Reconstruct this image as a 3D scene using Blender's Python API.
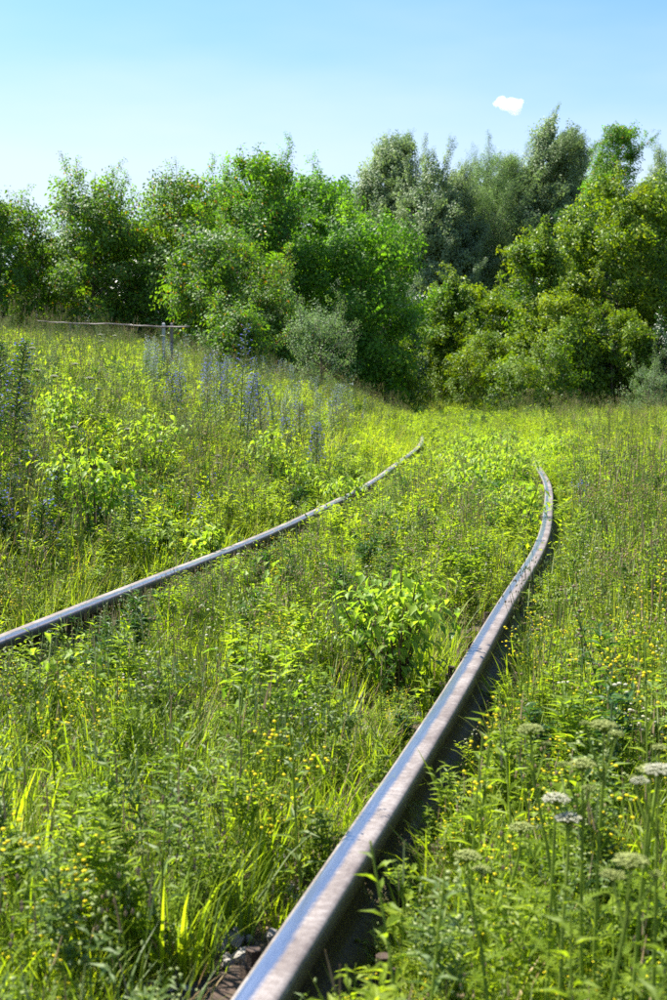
import bpy, math, random
import numpy as np
from mathutils import Vector, Matrix, Euler
from mathutils import noise as mn

for o in list(bpy.data.objects): bpy.data.objects.remove(o)
S = bpy.context.scene
COL = S.collection
R = math.radians
rs = np.random.RandomState(7)
random.seed(7)

# ------------------------------------------------------------------ camera, sky, sun, exposure
CAM_H = 0.8185            # above the rail heads (z = 0)
F = 1390.0              # focal length in pixels of the 667 px wide photograph
HY = 392.0              # row of the horizon
PITCH = math.atan((500 - HY) / F)
cam = bpy.data.cameras.new('camera')
camo = bpy.data.objects.new('camera', cam); COL.objects.link(camo)
cam.sensor_fit = 'VERTICAL'; cam.sensor_height = 36.0; cam.lens = 36.0 * F / 1000.0
camo.location = (0, 0, CAM_H); camo.rotation_euler = (R(90) - PITCH, 0, 0)
cam.clip_start = 0.05; cam.clip_end = 9000
cam.dof.use_dof = True; cam.dof.focus_distance = 6.0; cam.dof.aperture_fstop = 9.0
S.camera = camo

SUN_AZ, SUN_EL = -62.0, 56.0      # azimuth clockwise from the view direction (+Y), elevation
W = bpy.data.worlds.new("World"); S.world = W; W.use_nodes = True
nt = W.node_tree; nt.nodes.clear()
sky = nt.nodes.new('ShaderNodeTexSky'); sky.sky_type = 'NISHITA'; sky.sun_disc = False
sky.sun_elevation = R(SUN_EL); sky.sun_rotation = R(SUN_AZ)
sky.air_density = 1.0; sky.dust_density = 2.0; sky.ozone_density = 1.0; sky.altitude = 100
bg = nt.nodes.new('ShaderNodeBackground'); bg.inputs[1].default_value = 0.085
wo = nt.nodes.new('ShaderNodeOutputWorld')
tint = nt.nodes.new('ShaderNodeMix'); tint.data_type = 'RGBA'; tint.blend_type = 'MULTIPLY'; tint.inputs[0].default_value = 1
tint.inputs[7].default_value = (0.46, 0.69, 1.04, 1); nt.links.new(sky.outputs[0], tint.inputs[6]); 
# pale summer haze low over the horizon, all the way round, with faint streaks of high cloud
tcn = nt.nodes.new('ShaderNodeTexCoord'); sep = nt.nodes.new('ShaderNodeSeparateXYZ'); nt.links.new(tcn.outputs['Generated'], sep.inputs[0])
mp = nt.nodes.new('ShaderNodeMapping'); mp.inputs['Scale'].default_value = (2.2, 2.2, 9); nt.links.new(tcn.outputs['Generated'], mp.inputs[0])
nn = nt.nodes.new('ShaderNodeTexNoise'); nn.inputs['Scale'].default_value = 1.6; nn.inputs['Detail'].default_value = 4; nt.links.new(mp.outputs[0], nn.inputs['Vector'])
m1 = nt.nodes.new('ShaderNodeMath'); m1.operation = 'MULTIPLY_ADD'; m1.inputs[1].default_value = -.14; nt.links.new(nn.outputs['Fac'], m1.inputs[0]); nt.links.new(sep.outputs[2], m1.inputs[2])
mr = nt.nodes.new('ShaderNodeMapRange'); mr.interpolation_type = 'SMOOTHSTEP'; nt.links.new(m1.outputs[0], mr.inputs[0])
mr.inputs[1].default_value = .23; mr.inputs[2].default_value = .03; mr.inputs[3].default_value = 0; mr.inputs[4].default_value = .85
hz = nt.nodes.new('ShaderNodeMix'); hz.data_type = 'RGBA'; nt.links.new(mr.outputs[0], hz.inputs[0]); nt.links.new(tint.outputs[2], hz.inputs[6]); hz.inputs[7].default_value = (3.3, 3.75, 4.0, 1)
nt.links.new(hz.outputs[2], bg.inputs[0]); nt.links.new(bg.outputs[0], wo.inputs[0])
sl = bpy.data.lights.new('sun', 'SUN'); sl.energy = 5.0; sl.angle = R(0.53); sl.color = (1.0, 0.94, 0.82)
so = bpy.data.objects.new('sun', sl); COL.objects.link(so)
sd = Vector((math.sin(R(SUN_AZ)) * math.cos(R(SUN_EL)), math.cos(R(SUN_AZ)) * math.cos(R(SUN_EL)), math.sin(R(SUN_EL))))
so.rotation_euler = sd.to_track_quat('Z', 'Y').to_euler(); so.location = sd * 60
S.view_settings.view_transform = 'Standard'; S.view_settings.look = 'None'
S.view_settings.exposure = 1.72; S.view_settings.gamma = 1.0
S.view_settings.use_curve_mapping = False
S.render.engine = 'CYCLES'; S.cycles.use_denoising = False
S.cycles.max_bounces = 10; S.cycles.diffuse_bounces = 3; S.cycles.glossy_bounces = 2
S.cycles.transmission_bounces = 4; S.cycles.volume_bounces = 6; S.cycles.transparent_max_bounces = 6
S.cycles.caustics_reflective = False; S.cycles.caustics_refractive = False

# ------------------------------------------------------------------ helpers
def at(px, py, z):
    """ground point seen at a pixel of the photograph, on the plane of height z"""
    x = px - 333.5; yc = 500 - py
    d = (x, F * math.cos(PITCH) + yc * math.sin(PITCH), -F * math.sin(PITCH) + yc * math.cos(PITCH))
    t = (z - CAM_H) / d[2]
    return d[0] * t, d[1] * t
def proj(p):
    x, y, z = p[0], p[1], p[2] - CAM_H
    fw = y * math.cos(PITCH) - z * math.sin(PITCH); up = y * math.sin(PITCH) + z * math.cos(PITCH)
    return 333.5 + F * x / fw, 500 - F * up / fw

def hit(px, py):
    """where the sight line through a pixel meets the ground"""
    x = px - 333.5; yc = 500 - py; dy = F * math.cos(PITCH) + yc * math.sin(PITCH); dz = -F * math.sin(PITCH) + yc * math.cos(PITCH)
    d = 1.2
    while d < 60:
        if CAM_H + dz * d / dy < gz(x * d / dy, d): break
        d += .05
    return x * d / dy, d
def tag(o, label=None, cat=None, group=None, kind=None):
    if label: o['label'] = label
    if cat: o['category'] = cat
    if group: o['group'] = group
    if kind: o['kind'] = kind
    return o
def empty(name, loc, rz=0.0, **k):
    o = bpy.data.objects.new(name, None); COL.objects.link(o)
    o.empty_display_size = 0.1; o.location = loc; o.rotation_euler = (0, 0, rz)
    return tag(o, **k)

class G:
    """a growing mesh"""
    def __init__(s): s.v = []; s.f = []; s.m = []
    def add(s, vs, fs, m=0):
        b = len(s.v); s.v += [tuple(v) for v in vs]
        for f in fs: s.f.append(tuple(b + i for i in f)); s.m.append(m)
    def mesh(s, name, mats, smooth=False):
        me = bpy.data.meshes.new(name); me.from_pydata(s.v, [], s.f)
        for m in mats: me.materials.append(m)
        if len(mats) > 1: me.polygons.foreach_set('material_index', s.m)
        if smooth: me.polygons.foreach_set('use_smooth', [True] * len(s.f))
        me.update(); return me
    def build(s, name, mats, parent=None, smooth=False, kind=None):
        if not isinstance(mats, (list, tuple)): mats = [mats]
        o = bpy.data.objects.new(name, s.mesh(name, mats, smooth)); COL.objects.link(o)
        if parent: o.parent = parent
        if kind: o['kind'] = kind
        return o
def link_mesh(name, me, parent=None):
    o = bpy.data.objects.new(name, me); COL.objects.link(o)
    if parent: o.parent = parent
    return o

def frame(d):
    d = Vector(d).normalized()
    a = Vector((0, 0, 1)) if abs(d.z) < 0.9 else Vector((1, 0, 0))
    u = d.cross(a).normalized(); return d, u, u.cross(d).normalized()
def tube(g, pts, r0, r1, n=4, m=0, cap=False):
    pts = [Vector(p) for p in pts]; vs = []; k = len(pts)
    for i, p in enumerate(pts):
        d = (pts[min(i + 1, k - 1)] - pts[max(i - 1, 0)])
        if d.length < 1e-9: d = Vector((0, 0, 1))
        _, u, w = frame(d); r = r0 + (r1 - r0) * i / (k - 1)
        for j in range(n):
            a = 2 * math.pi * j / n; vs.append(p + u * (r * math.cos(a)) + w * (r * math.sin(a)))
    fs = [(i * n + j, i * n + (j + 1) % n, (i + 1) * n + (j + 1) % n, (i + 1) * n + j) for i in range(k - 1) for j in range(n)]
    if cap: fs.append(tuple(range((k - 1) * n, k * n))); fs.append(tuple(reversed(range(n))))
    g.add(vs, fs, m)
def leaf(g, p, d, L, wd, up=(0, 0, 1), fold=0.18, droop=0.2, m=0):
    """a folded leaf of four faces"""
    p = Vector(p); d = Vector(d).normalized(); up = Vector(up)
    s = d.cross(up)
    if s.length < 1e-3: s = d.cross(Vector((1, 0, 0)))
    s.normalize(); n = s.cross(d).normalized()
    mid = p + d * L * .48 - n * L * fold * .35
    a = p + d * L * .42 + s * wd * .5 + n * L * fold * .2; b = p + d * L * .42 - s * wd * .5 + n * L * fold * .2
    tip = p + d * L - n * L * droop
    g.add([p, a, mid, b, tip], [(0, 1, 2), (0, 2, 3), (2, 1, 4), (2, 4, 3)], m)
def blade(g, p, az, L, wd, lean, curl, segs=3, m=0):
    """a grass blade: ribbon that tapers and arches"""
    p = Vector(p); h = Vector((math.cos(az), math.sin(az), 0)); s = Vector((-math.sin(az), math.cos(az), 0))
    vs = []; q = p.copy(); ang = lean
    for i in range(segs + 1):
        t = i / segs; w = wd * (1 - t) ** .7 * .5
        if i < segs: vs += [q - s * w, q + s * w]
        else: vs.append(q)
        ang2 = ang + curl * t
        q = q + (h * math.sin(ang2) + Vector((0, 0, 1)) * math.cos(ang2)) * (L / segs)
    fs = [(2 * i, 2 * i + 1, 2 * i + 3, 2 * i + 2) for i in range(segs - 1)] + [(2 * segs - 2, 2 * segs - 1, 2 * segs)]
    g.add(vs, fs, m)
def blob(g, c, r, sz=1.0, m=0, n=5):
    c = Vector(c); vs = [c + Vector((0, 0, r * sz))]
    for (el, rr) in ((.35, .92), (-.5, .8)):
        for j in range(n):
            a = 2 * math.pi * (j + (.5 if el < 0 else 0)) / n
            vs.append(c + Vector((math.cos(a) * r * rr, math.sin(a) * r * rr, r * sz * el)))
    vs.append(c - Vector((0, 0, r * sz))); k = len(vs) - 1
    fs = [(0, 1 + j, 1 + (j + 1) % n) for j in range(n)]
    for j in range(n):
        a, b, c2, d = 1 + j, 1 + (j + 1) % n, 1 + n + j, 1 + n + (j + 1) % n
        fs += [(a, c2, b), (b, c2, d), ]
    fs += [(k, 1 + n + (j + 1) % n, 1 + n + j) for j in range(n)]
    g.add(vs, fs, m)
U = random.uniform

# ------------------------------------------------------------------ materials
def newmat(name):
    m = bpy.data.materials.new(name); m.use_nodes = True; m.node_tree.nodes.clear(); return m, m.node_tree
def N(t, ty, **k):
    n = t.nodes.new(ty)
    for a, b in k.items(): setattr(n, a, b)
    return n
def ramp(t, fac, stops):
    r = N(t, 'ShaderNodeValToRGB'); e = r.color_ramp.elements
    while len(e) > 1: e.remove(e[-1])
    e[0].position = stops[0][0]; e[0].color = (*stops[0][1], 1)
    for p, c in stops[1:]:
        x = e.new(p); x.color = (*c, 1)
    t.links.new(fac, r.inputs[0]); return r.outputs[0]
def noise(t, scale, detail=3, rough=.6, vec=None):
    n = N(t, 'ShaderNodeTexNoise'); n.inputs['Scale'].default_value = scale; n.inputs['Detail'].default_value = detail
    n.inputs['Roughness'].default_value = rough
    if vec is not None: t.links.new(vec, n.inputs['Vector'])
    return n.outputs['Fac']
def math_(t, op, a, b=None, c=None):
    n = N(t, 'ShaderNodeMath', operation=op)
    for i, x in enumerate((a, b, c)):
        if x is None: continue
        if isinstance(x, (int, float)): n.inputs[i].default_value = x
        else: t.links.new(x, n.inputs[i])
    return n.outputs[0]
def leafmat(name, stops, trans=None, tmix=.5, rough=.45, spec=.35, wscale=.35, ivar=.5, back=None):
    """foliage: reflecting face, light shining through, colour varying leaf to leaf and patch to patch"""
    m, t = newmat(name)
    geo = N(t, 'ShaderNodeNewGeometry'); oi = N(t, 'ShaderNodeObjectInfo')
    wn = noise(t, wscale, 3, .6, geo.outputs['Position'])
    f = math_(t, 'MULTIPLY', geo.outputs['Random Per Island'], ivar)
    f = math_(t, 'ADD', f, math_(t, 'MULTIPLY', oi.outputs['Random'], .3))
    f = math_(t, 'ADD', f, math_(t, 'MULTIPLY_ADD', wn, 1.4, -.55))
    f = math_(t, 'MULTIPLY', f, .8)
    col = ramp(t, f, stops)
    tr = N(t, 'ShaderNodeMix', data_type='RGBA', blend_type='MULTIPLY'); tr.inputs[0].default_value = 1
    t.links.new(col, tr.inputs[6]); tr.inputs[7].default_value = (*(trans or (2.3, 2.25, .8)), 1)
    base = col
    if back:
        mb = N(t, 'ShaderNodeMix', data_type='RGBA'); t.links.new(geo.outputs['Backfacing'], mb.inputs[0])
        t.links.new(col, mb.inputs[6]); mb.inputs[7].default_value = (*back, 1); base = mb.outputs[2]
    p = N(t, 'ShaderNodeBsdfPrincipled'); t.links.new(base, p.inputs['Base Color'])
    p.inputs['Roughness'].default_value = rough; p.inputs['Specular IOR Level'].default_value = spec
    tl = N(t, 'ShaderNodeBsdfTranslucent'); t.links.new(tr.outputs[2], tl.inputs[0])
    mx = N(t, 'ShaderNodeMixShader'); mx.inputs[0].default_value = tmix
    t.links.new(p.outputs[0], mx.inputs[1]); t.links.new(tl.outputs[0], mx.inputs[2])
    o = N(t, 'ShaderNodeOutputMaterial'); t.links.new(mx.outputs[0], o.inputs[0]); return m
def plain(name, stops, scale=8, rough=.8, spec=.3, bump=0.0, metal=0.0):
    m, t = newmat(name)
    tc = N(t, 'ShaderNodeTexCoord'); nf = noise(t, scale, 5, .65, tc.outputs['Object'])
    p = N(t, 'ShaderNodeBsdfPrincipled'); t.links.new(ramp(t, nf, stops), p.inputs['Base Color'])
    p.inputs['Roughness'].default_value = rough; p.inputs['Specular IOR Level'].default_value = spec
    p.inputs['Metallic'].default_value = metal
    if bump:
        b = N(t, 'ShaderNodeBump'); b.inputs['Strength'].default_value = bump; b.inputs['Distance'].default_value = .02
        t.links.new(noise(t, scale * 4, 5, .7, tc.outputs['Object']), b.inputs['Height']); t.links.new(b.outputs[0], p.inputs['Normal'])
    o = N(t, 'ShaderNodeOutputMaterial'); t.links.new(p.outputs[0], o.inputs[0]); return m

M = {}
M['grass'] = leafmat('grass_blade', [(0, (.08, .13, .008)), (.35, (.14, .205, .010)), (.7, (.21, .26, .015)), (1, (.32, .31, .06))], tmix=.55, rough=.5, spec=.2, wscale=.9)
M['grass_blue'] = leafmat('grass_blade_bluish', [(0, (.07, .12, .03)), (.5, (.12, .18, .045)), (1, (.20, .24, .07))], trans=(2, 2, .8), tmix=.45, rough=.5, spec=.25)
M['meadow'] = leafmat('meadow_stalks', [(0, (.14, .18, .03)), (.5, (.23, .27, .045)), (1, (.36, .35, .11))], trans=(1.9, 1.8, .8), tmix=.45, rough=.6, spec=.15)
M['forb'] = leafmat('forb_leaf', [(0, (.07, .12, .010)), (.4, (.135, .20, .014)), (.8, (.205, .26, .018)), (1, (.30, .32, .04))], tmix=.55, rough=.5, spec=.22, wscale=.8)
M['stem'] = leafmat('green_stem', [(0, (.09, .14, .02)), (.6, (.16, .22, .03)), (1, (.24, .24, .07))], tmix=.35, rough=.6, spec=.2)
M['browns'] = leafmat('brown_stem', [(0, (.05, .035, .02)), (1, (.14, .09, .045))], trans=(1.2, 1, .8), tmix=.15, rough=.7)
M['straw'] = leafmat('dry_straw', [(0, (.20, .14, .07)), (.6, (.34, .26, .14)), (1, (.48, .40, .25))], trans=(1.2, 1.1, .9), tmix=.3, rough=.7, spec=.2)
M['silver'] = leafmat('wormwood_leaf', [(0, (.10, .14, .075)), (1, (.23, .28, .17))], trans=(1.2, 1.3, .8), tmix=.3, rough=.7, spec=.15)
M['darkforb'] = leafmat('dark_weed_leaf', [(0, (.02, .06, .012)), (.5, (.035, .09, .015)), (1, (.07, .13, .02))], trans=(1.8, 2, .6), tmix=.4, rough=.5, spec=.25)
M['yellowleaf'] = leafmat('yellow_sunlit_leaf', [(0, (.10, .20, .02)), (.45, (.19, .29, .025)), (.8, (.29, .36, .05)), (1, (.44, .44, .10))], trans=(1.75, 1.75, .8), tmix=.5, rough=.5, spec=.25, wscale=3)  # yellow leaves; on saplings the colour also paints sunlight on the tops
M['sapleaf'] = leafmat('sapling_leaf', [(0, (.06, .14, .012)), (.5, (.11, .21, .015)), (1, (.19, .28, .02))], trans=(2.4, 2.3, .6), tmix=.5, rough=.4, spec=.35)
M['boxelder'] = leafmat('maple_leaf', [(0, (.035, .09, .008)), (.3, (.085, .165, .010)), (.6, (.16, .235, .012)), (1, (.28, .32, .02))], trans=(1.9, 1.8, .4), tmix=.40, rough=.45, spec=.3, wscale=.45)
M['broad'] = leafmat('broad_leaf', [(0, (.035, .10, .012)), (.35, (.075, .18, .015)), (.7, (.14, .26, .02)), (1, (.25, .34, .03))], trans=(2.0, 2.1, .5), tmix=.45, rough=.5, spec=.28, wscale=.5)
M['dark'] = leafmat('dark_leaf', [(0, (.012, .035, .010)), (.6, (.025, .07, .014)), (1, (.06, .11, .02))], trans=(1.8, 1.9, .6), tmix=.35, rough=.35, spec=.5)  # dark foliage that also stands in for shade inside the maple crowns
M['poplar'] = leafmat('poplar_leaf', [(0, (.11, .165, .075)), (.5, (.175, .235, .11)), (1, (.27, .32, .17))], trans=(1.7, 1.9, .9), tmix=.35, rough=.5, spec=.3, back=(.26, .32, .24))
M['plum'] = leafmat('plum_leaf', [(0, (.035, .09, .014)), (.4, (.08, .165, .018)), (.75, (.15, .24, .025)), (1, (.26, .30, .04))], trans=(2.1, 2.1, .5), tmix=.45, rough=.48, spec=.32, wscale=.6)
M['plumy'] = leafmat('turning_plum_leaf', [(0, (.25, .17, .02)), (.6, (.36, .22, .03)), (1, (.42, .18, .04))], trans=(1.5, 1.2, .5), tmix=.5, rough=.4)
M['willow'] = leafmat('willow_leaf', [(0, (.10, .17, .07)), (1, (.22, .30, .14))], trans=(1.7, 1.9, .9), tmix=.35, rough=.45, spec=.4)
M['bark'] = plain('bark', [(.3, (.05, .04, .03)), (.7, (.14, .11, .08))], 12, .9, .2, .5)
M['greybark'] = plain('pale_bark', [(.3, (.16, .15, .12)), (.7, (.32, .30, .25))], 10, .9, .2, .4)
def flowermat(name, c, tm=.35):
    return leafmat(name, [(0, tuple(x * .8 for x in c)), (1, c)], trans=(1.1, 1.1, 1.1), tmix=tm, rough=.7, spec=.1)
M['white'] = flowermat('white_petal', (.56, .55, .40)); M['cream'] = flowermat('cream_yarrow', (.38, .42, .14))
M['yellow'] = flowermat('yellow_petal', (.78, .66, .03)); M['blue'] = flowermat('blue_petal', (.12, .16, .62), .3)
M['paleblue'] = flowermat('pale_blue_petal', (.24, .30, .56), .3); M['palelilac'] = flowermat('pale_lilac_petal', (.42, .40, .58), .3)
M['violet'] = flowermat('violet_petal', (.36, .26, .62)); M['pink'] = flowermat('pink_petal', (.6, .42, .4))
M['palegreen'] = leafmat('pale_green_bud', [(0, (.22, .28, .08)), (1, (.40, .44, .18))], tmix=.3, trans=(1.2, 1.2, .8), rough=.7)
M['wood'] = plain('tarred_wood', [(.3, (.035, .028, .022)), (.7, (.10, .08, .06))], 20, .9, .15, .6)
M['plate'] = plain('rusty_iron', [(.3, (.03, .02, .015)), (.55, (.07, .045, .032)), (.75, (.13, .09, .065))], 40, .8, .3, .4)
M['pipe'] = plain('rusty_pipe', [(.3, (.10, .075, .06)), (.7, (.26, .22, .19))], 9, .6, .4, .2)
M['postpaint'] = plain('whitewashed_post', [(.35, (.25, .26, .24)), (.7, (.46, .47, .45))], 6, .7, .3, .2)
M['stone'] = plain('gravel_stone', [(.25, (.13, .12, .11)), (.5, (.26, .24, .22)), (.8, (.42, .40, .37))], 14, .85, .2, .3)

def rail_material():
    m, t = newmat('rail_steel')
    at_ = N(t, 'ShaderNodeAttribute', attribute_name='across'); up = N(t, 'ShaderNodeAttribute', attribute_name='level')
    al = N(t, 'ShaderNodeAttribute', attribute_name='along')
    tc = N(t, 'ShaderNodeTexCoord')
    cb = N(t, 'ShaderNodeCombineXYZ'); t.links.new(math_(t, 'MULTIPLY', al.outputs['Fac'], 6), cb.inputs[0])
    t.links.new(math_(t, 'MULTIPLY', at_.outputs['Fac'], 260), cb.inputs[1])
    streak = noise(t, 1.0, 4, .6, cb.outputs[0]); fine = noise(t, 60, 4, .7, tc.outputs['Object']); big = noise(t, 5, 3, .6, tc.outputs['Object'])
    # 1 on the polished running band, 0 on the rusty rest; 'across' runs -1 gauge side to 1 outer side
    e = math_(t, 'ADD', at_.outputs['Fac'], math_(t, 'MULTIPLY_ADD', big, .35, -.175))
    e = math_(t, 'ADD', e, math_(t, 'MULTIPLY_ADD', fine, .25, -.125))
    e1 = N(t, 'ShaderNodeMapRange', clamp=True); t.links.new(e, e1.inputs[0])
    e1.inputs[1].default_value = -.16; e1.inputs[2].default_value = .14; e1.inputs[3].default_value = 1; e1.inputs[4].default_value = 0
    e2 = N(t, 'ShaderNodeMapRange', clamp=True); t.links.new(at_.outputs['Fac'], e2.inputs[0])
    e2.inputs[1].default_value = -.86; e2.inputs[2].default_value = -.68
    band = math_(t, 'MULTIPLY', math_(t, 'MULTIPLY', e1.outputs[0], e2.outputs[0]), up.outputs['Fac'])
    spots = N(t, 'ShaderNodeMapRange', clamp=True); t.links.new(fine, spots.inputs[0]); spots.inputs[1].default_value = .66; spots.inputs[2].default_value = .74
    spots.inputs[3].default_value = 1; spots.inputs[4].default_value = .35
    band = math_(t, 'MULTIPLY', band, spots.outputs[0])
    band = math_(t, 'MAXIMUM', band, math_(t, 'MULTIPLY', up.outputs['Fac'], .10))
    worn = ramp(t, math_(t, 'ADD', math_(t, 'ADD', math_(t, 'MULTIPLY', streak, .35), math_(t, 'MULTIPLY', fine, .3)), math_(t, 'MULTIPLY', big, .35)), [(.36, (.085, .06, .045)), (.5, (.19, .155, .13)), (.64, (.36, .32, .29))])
    shaded_rust = ramp(t, fine, [(.3, (.014, .010, .008)), (.55, (.032, .021, .015)), (.75, (.07, .048, .034))])  # rust of the rail sides, darkened further to paint in their shade
    mc = N(t, 'ShaderNodeMix', data_type='RGBA'); t.links.new(up.outputs['Fac'], mc.inputs[0]); t.links.new(shaded_rust, mc.inputs[6]); t.links.new(worn, mc.inputs[7])
    st = ramp(t, streak, [(.32, (.20, .21, .23)), (.5, (.36, .37, .39)), (.66, (.70, .71, .73))])
    pr = N(t, 'ShaderNodeBsdfPrincipled'); t.links.new(mc.outputs[2], pr.inputs['Base Color']); pr.inputs['Roughness'].default_value = .62
    t.links.new(math_(t, 'MULTIPLY', up.outputs['Fac'], .15), pr.inputs['Metallic']); pr.inputs['Specular IOR Level'].default_value = .25
    ps = N(t, 'ShaderNodeBsdfPrincipled'); t.links.new(st, ps.inputs['Base Color']); ps.inputs['Metallic'].default_value = 1
    t.links.new(math_(t, 'MULTIPLY_ADD', streak, .40, .10), ps.inputs['Roughness'])
    b = N(t, 'ShaderNodeBump'); b.inputs['Strength'].default_value = .25; b.inputs['Distance'].default_value = .003
    t.links.new(fine, b.inputs['Height']); t.links.new(b.outputs[0], pr.inputs['Normal'])
    mx = N(t, 'ShaderNodeMixShader'); t.links.new(band, mx.inputs[0]); t.links.new(pr.outputs[0], mx.inputs[1]); t.links.new(ps.outputs[0], mx.inputs[2])
    o = N(t, 'ShaderNodeOutputMaterial'); t.links.new(mx.outputs[0], o.inputs[0]); return m
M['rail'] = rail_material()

def ground_material():
    m, t = newmat('soil_and_litter')
    geo = N(t, 'ShaderNodeNewGeometry'); P = geo.outputs['Position']
    a = noise(t, 2.2, 5, .65, P); b = noise(t, 38, 5, .75, P); c = noise(t, .13, 3, .5, P)
    soil = ramp(t, b, [(.3, (.045, .032, .020)), (.5, (.11, .08, .05)), (.68, (.24, .19, .12)), (.8, (.34, .28, .19))])
    green = ramp(t, b, [(.3, (.03, .05, .010)), (.6, (.08, .12, .02)), (.8, (.16, .18, .05))])
    sx = N(t, 'ShaderNodeSeparateXYZ'); t.links.new(P, sx.inputs[0])
    far = N(t, 'ShaderNodeMapRange', clamp=True); t.links.new(sx.outputs[1], far.inputs[0]); far.inputs[1].default_value = 3; far.inputs[2].default_value = 16
    f = math_(t, 'MULTIPLY_ADD', a, .9, -.35); f = math_(t, 'ADD', f, math_(t, 'MULTIPLY', far.outputs[0], .75)); f = math_(t, 'MINIMUM', f, 1.0); f = math_(t, 'MAXIMUM', f, 0.0)
    mc = N(t, 'ShaderNodeMix', data_type='RGBA'); t.links.new(f, mc.inputs[0]); t.links.new(soil, mc.inputs[6]); t.links.new(green, mc.inputs[7])
    p = N(t, 'ShaderNodeBsdfPrincipled'); t.links.new(mc.outputs[2], p.inputs['Base Color']); p.inputs['Roughness'].default_value = .95
    p.inputs['Specular IOR Level'].default_value = .1
    bm = N(t, 'ShaderNodeBump'); bm.inputs['Strength'].default_value = .8; bm.inputs['Distance'].default_value = .02
    t.links.new(b, bm.inputs['Height']); t.links.new(bm.outputs[0], p.inputs['Normal'])
    o = N(t, 'ShaderNodeOutputMaterial'); t.links.new(p.outputs[0], o.inputs[0]); return m
M['ground'] = ground_material()

# ------------------------------------------------------------------ the line of the track
HEAD = [(-8, 12.8), (1.35, 12.85), (2.7, 13.0), (4.5, 11.65), (6.3, 12.5), (8.55, 9.6), (10.8, 8.85), (13.5, 6.5), (18.9, 6.5), (25.2, 3.4), (33, 1), (42, -5), (60, -14)]
def build_line():
    hs = lambda y: R(np.interp(y, [a for a, b in HEAD], [b for a, b in HEAD]))
    y = 2.0; x = -.31 * .8995 + (2.0 - 1.08) * math.tan(R(12.9)); k = 1.0
    pts = [(x, y)]; st = .1
    px, py = x, y
    while py > -3: h = hs(py); px -= math.sin(h) * st; py -= math.cos(h) * st; pts.insert(0, (px, py))
    px, py = x, y
    while py < 58: h = hs(py); px += math.sin(h) * st; py += math.cos(h) * st; pts.append((px, py))
    return np.array(pts)
RR = build_line()                                       # centre of the right rail head
tn = np.gradient(RR, axis=0); tn /= np.linalg.norm(tn, axis=1)[:, None]
nr = np.stack([tn[:, 1], -tn[:, 0]], 1)                 # to the right
GAUGE = 1.592
RL = RR - nr * GAUGE; CT = RR - nr * GAUGE / 2
def cx(y): return np.interp(y, CT[:, 1], CT[:, 0])
def lateral(x, y): return (x - cx(y)) * np.cos(R(1) * np.interp(y, [a for a, b in HEAD], [b for a, b in HEAD]))
def ground_z(x, y):
    x = np.asarray(x, float); y = np.asarray(y, float); u = lateral(x, y)
    g = np.full(np.broadcast(x, y).shape, -.185)
    bank = np.interp(-u, [1.15, 1.6, 2.2, 3.0, 4.2, 6.5, 10, 30], [0, .10, .38, .68, .98, 1.34, 1.62, 1.9])
    bank = bank * np.clip((y + 1) / 7, .25, 1) * (1 + .25 * np.clip((y - 18) / 25, 0, 1)) * np.clip((140 - y) / 60, 0, 1)
    g = g + .012 * np.clip(y - 15, 0, 60)
    right = np.interp(u, [1.2, 2.5, 8, 40], [0, -.04, -.02, .15])
    und = .035 * np.sin(x * 1.7 + y * .6) * np.sin(y * 1.1 - x * .5) * np.clip((np.abs(u) - 1.0) / 1.5, 0, 1)
    return g + bank + right + und
def gz(x, y): return float(ground_z(x, y))

def make_ground():
    xs = np.unique(np.concatenate([np.linspace(-6, 6, 121), np.linspace(-30, 30, 121), np.linspace(-120, 120, 61), np.array([-3000, -1500, -700, -350, -200, 200, 350, 700, 1500, 3000])]).round(3))
    ys = np.unique(np.concatenate([np.linspace(-3, 16, 160), np.linspace(16, 60, 120), np.linspace(-60, 160, 80), np.array([-3000, -1000, -300, -120, 250, 400, 700, 1200, 2000, 4000])]).round(3))
    X, Y = np.meshgrid(xs, ys); Z = ground_z(X, Y)
    rj = np.random.RandomState(3).uniform(-1, 1, Z.shape); Z = Z + rj * .008 * (np.abs(X) < 8)
    Z = np.where(np.abs(X) > 130, Z - 0.0, Z)
    v = np.stack([X, Y, Z], -1).reshape(-1, 3); nx, ny = len(xs), len(ys)
    i = np.arange((ny - 1) * (nx - 1)); r = i // (nx - 1); c = i % (nx - 1); a = r * nx + c
    f = np.stack([a, a + 1, a + nx + 1, a + nx], 1)
    me = bpy.data.meshes.new('ground'); me.from_pydata(v.tolist(), [], f.tolist()); me.materials.append(M['ground'])
    me.polygons.foreach_set('use_smooth', [True] * len(f)); me.update()
    o = link_mesh('ground', me); o['kind'] = 'structure'; o['label'] = 'earth of the old trackbed and the bank to its left, under the weeds'
make_ground()

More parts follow.
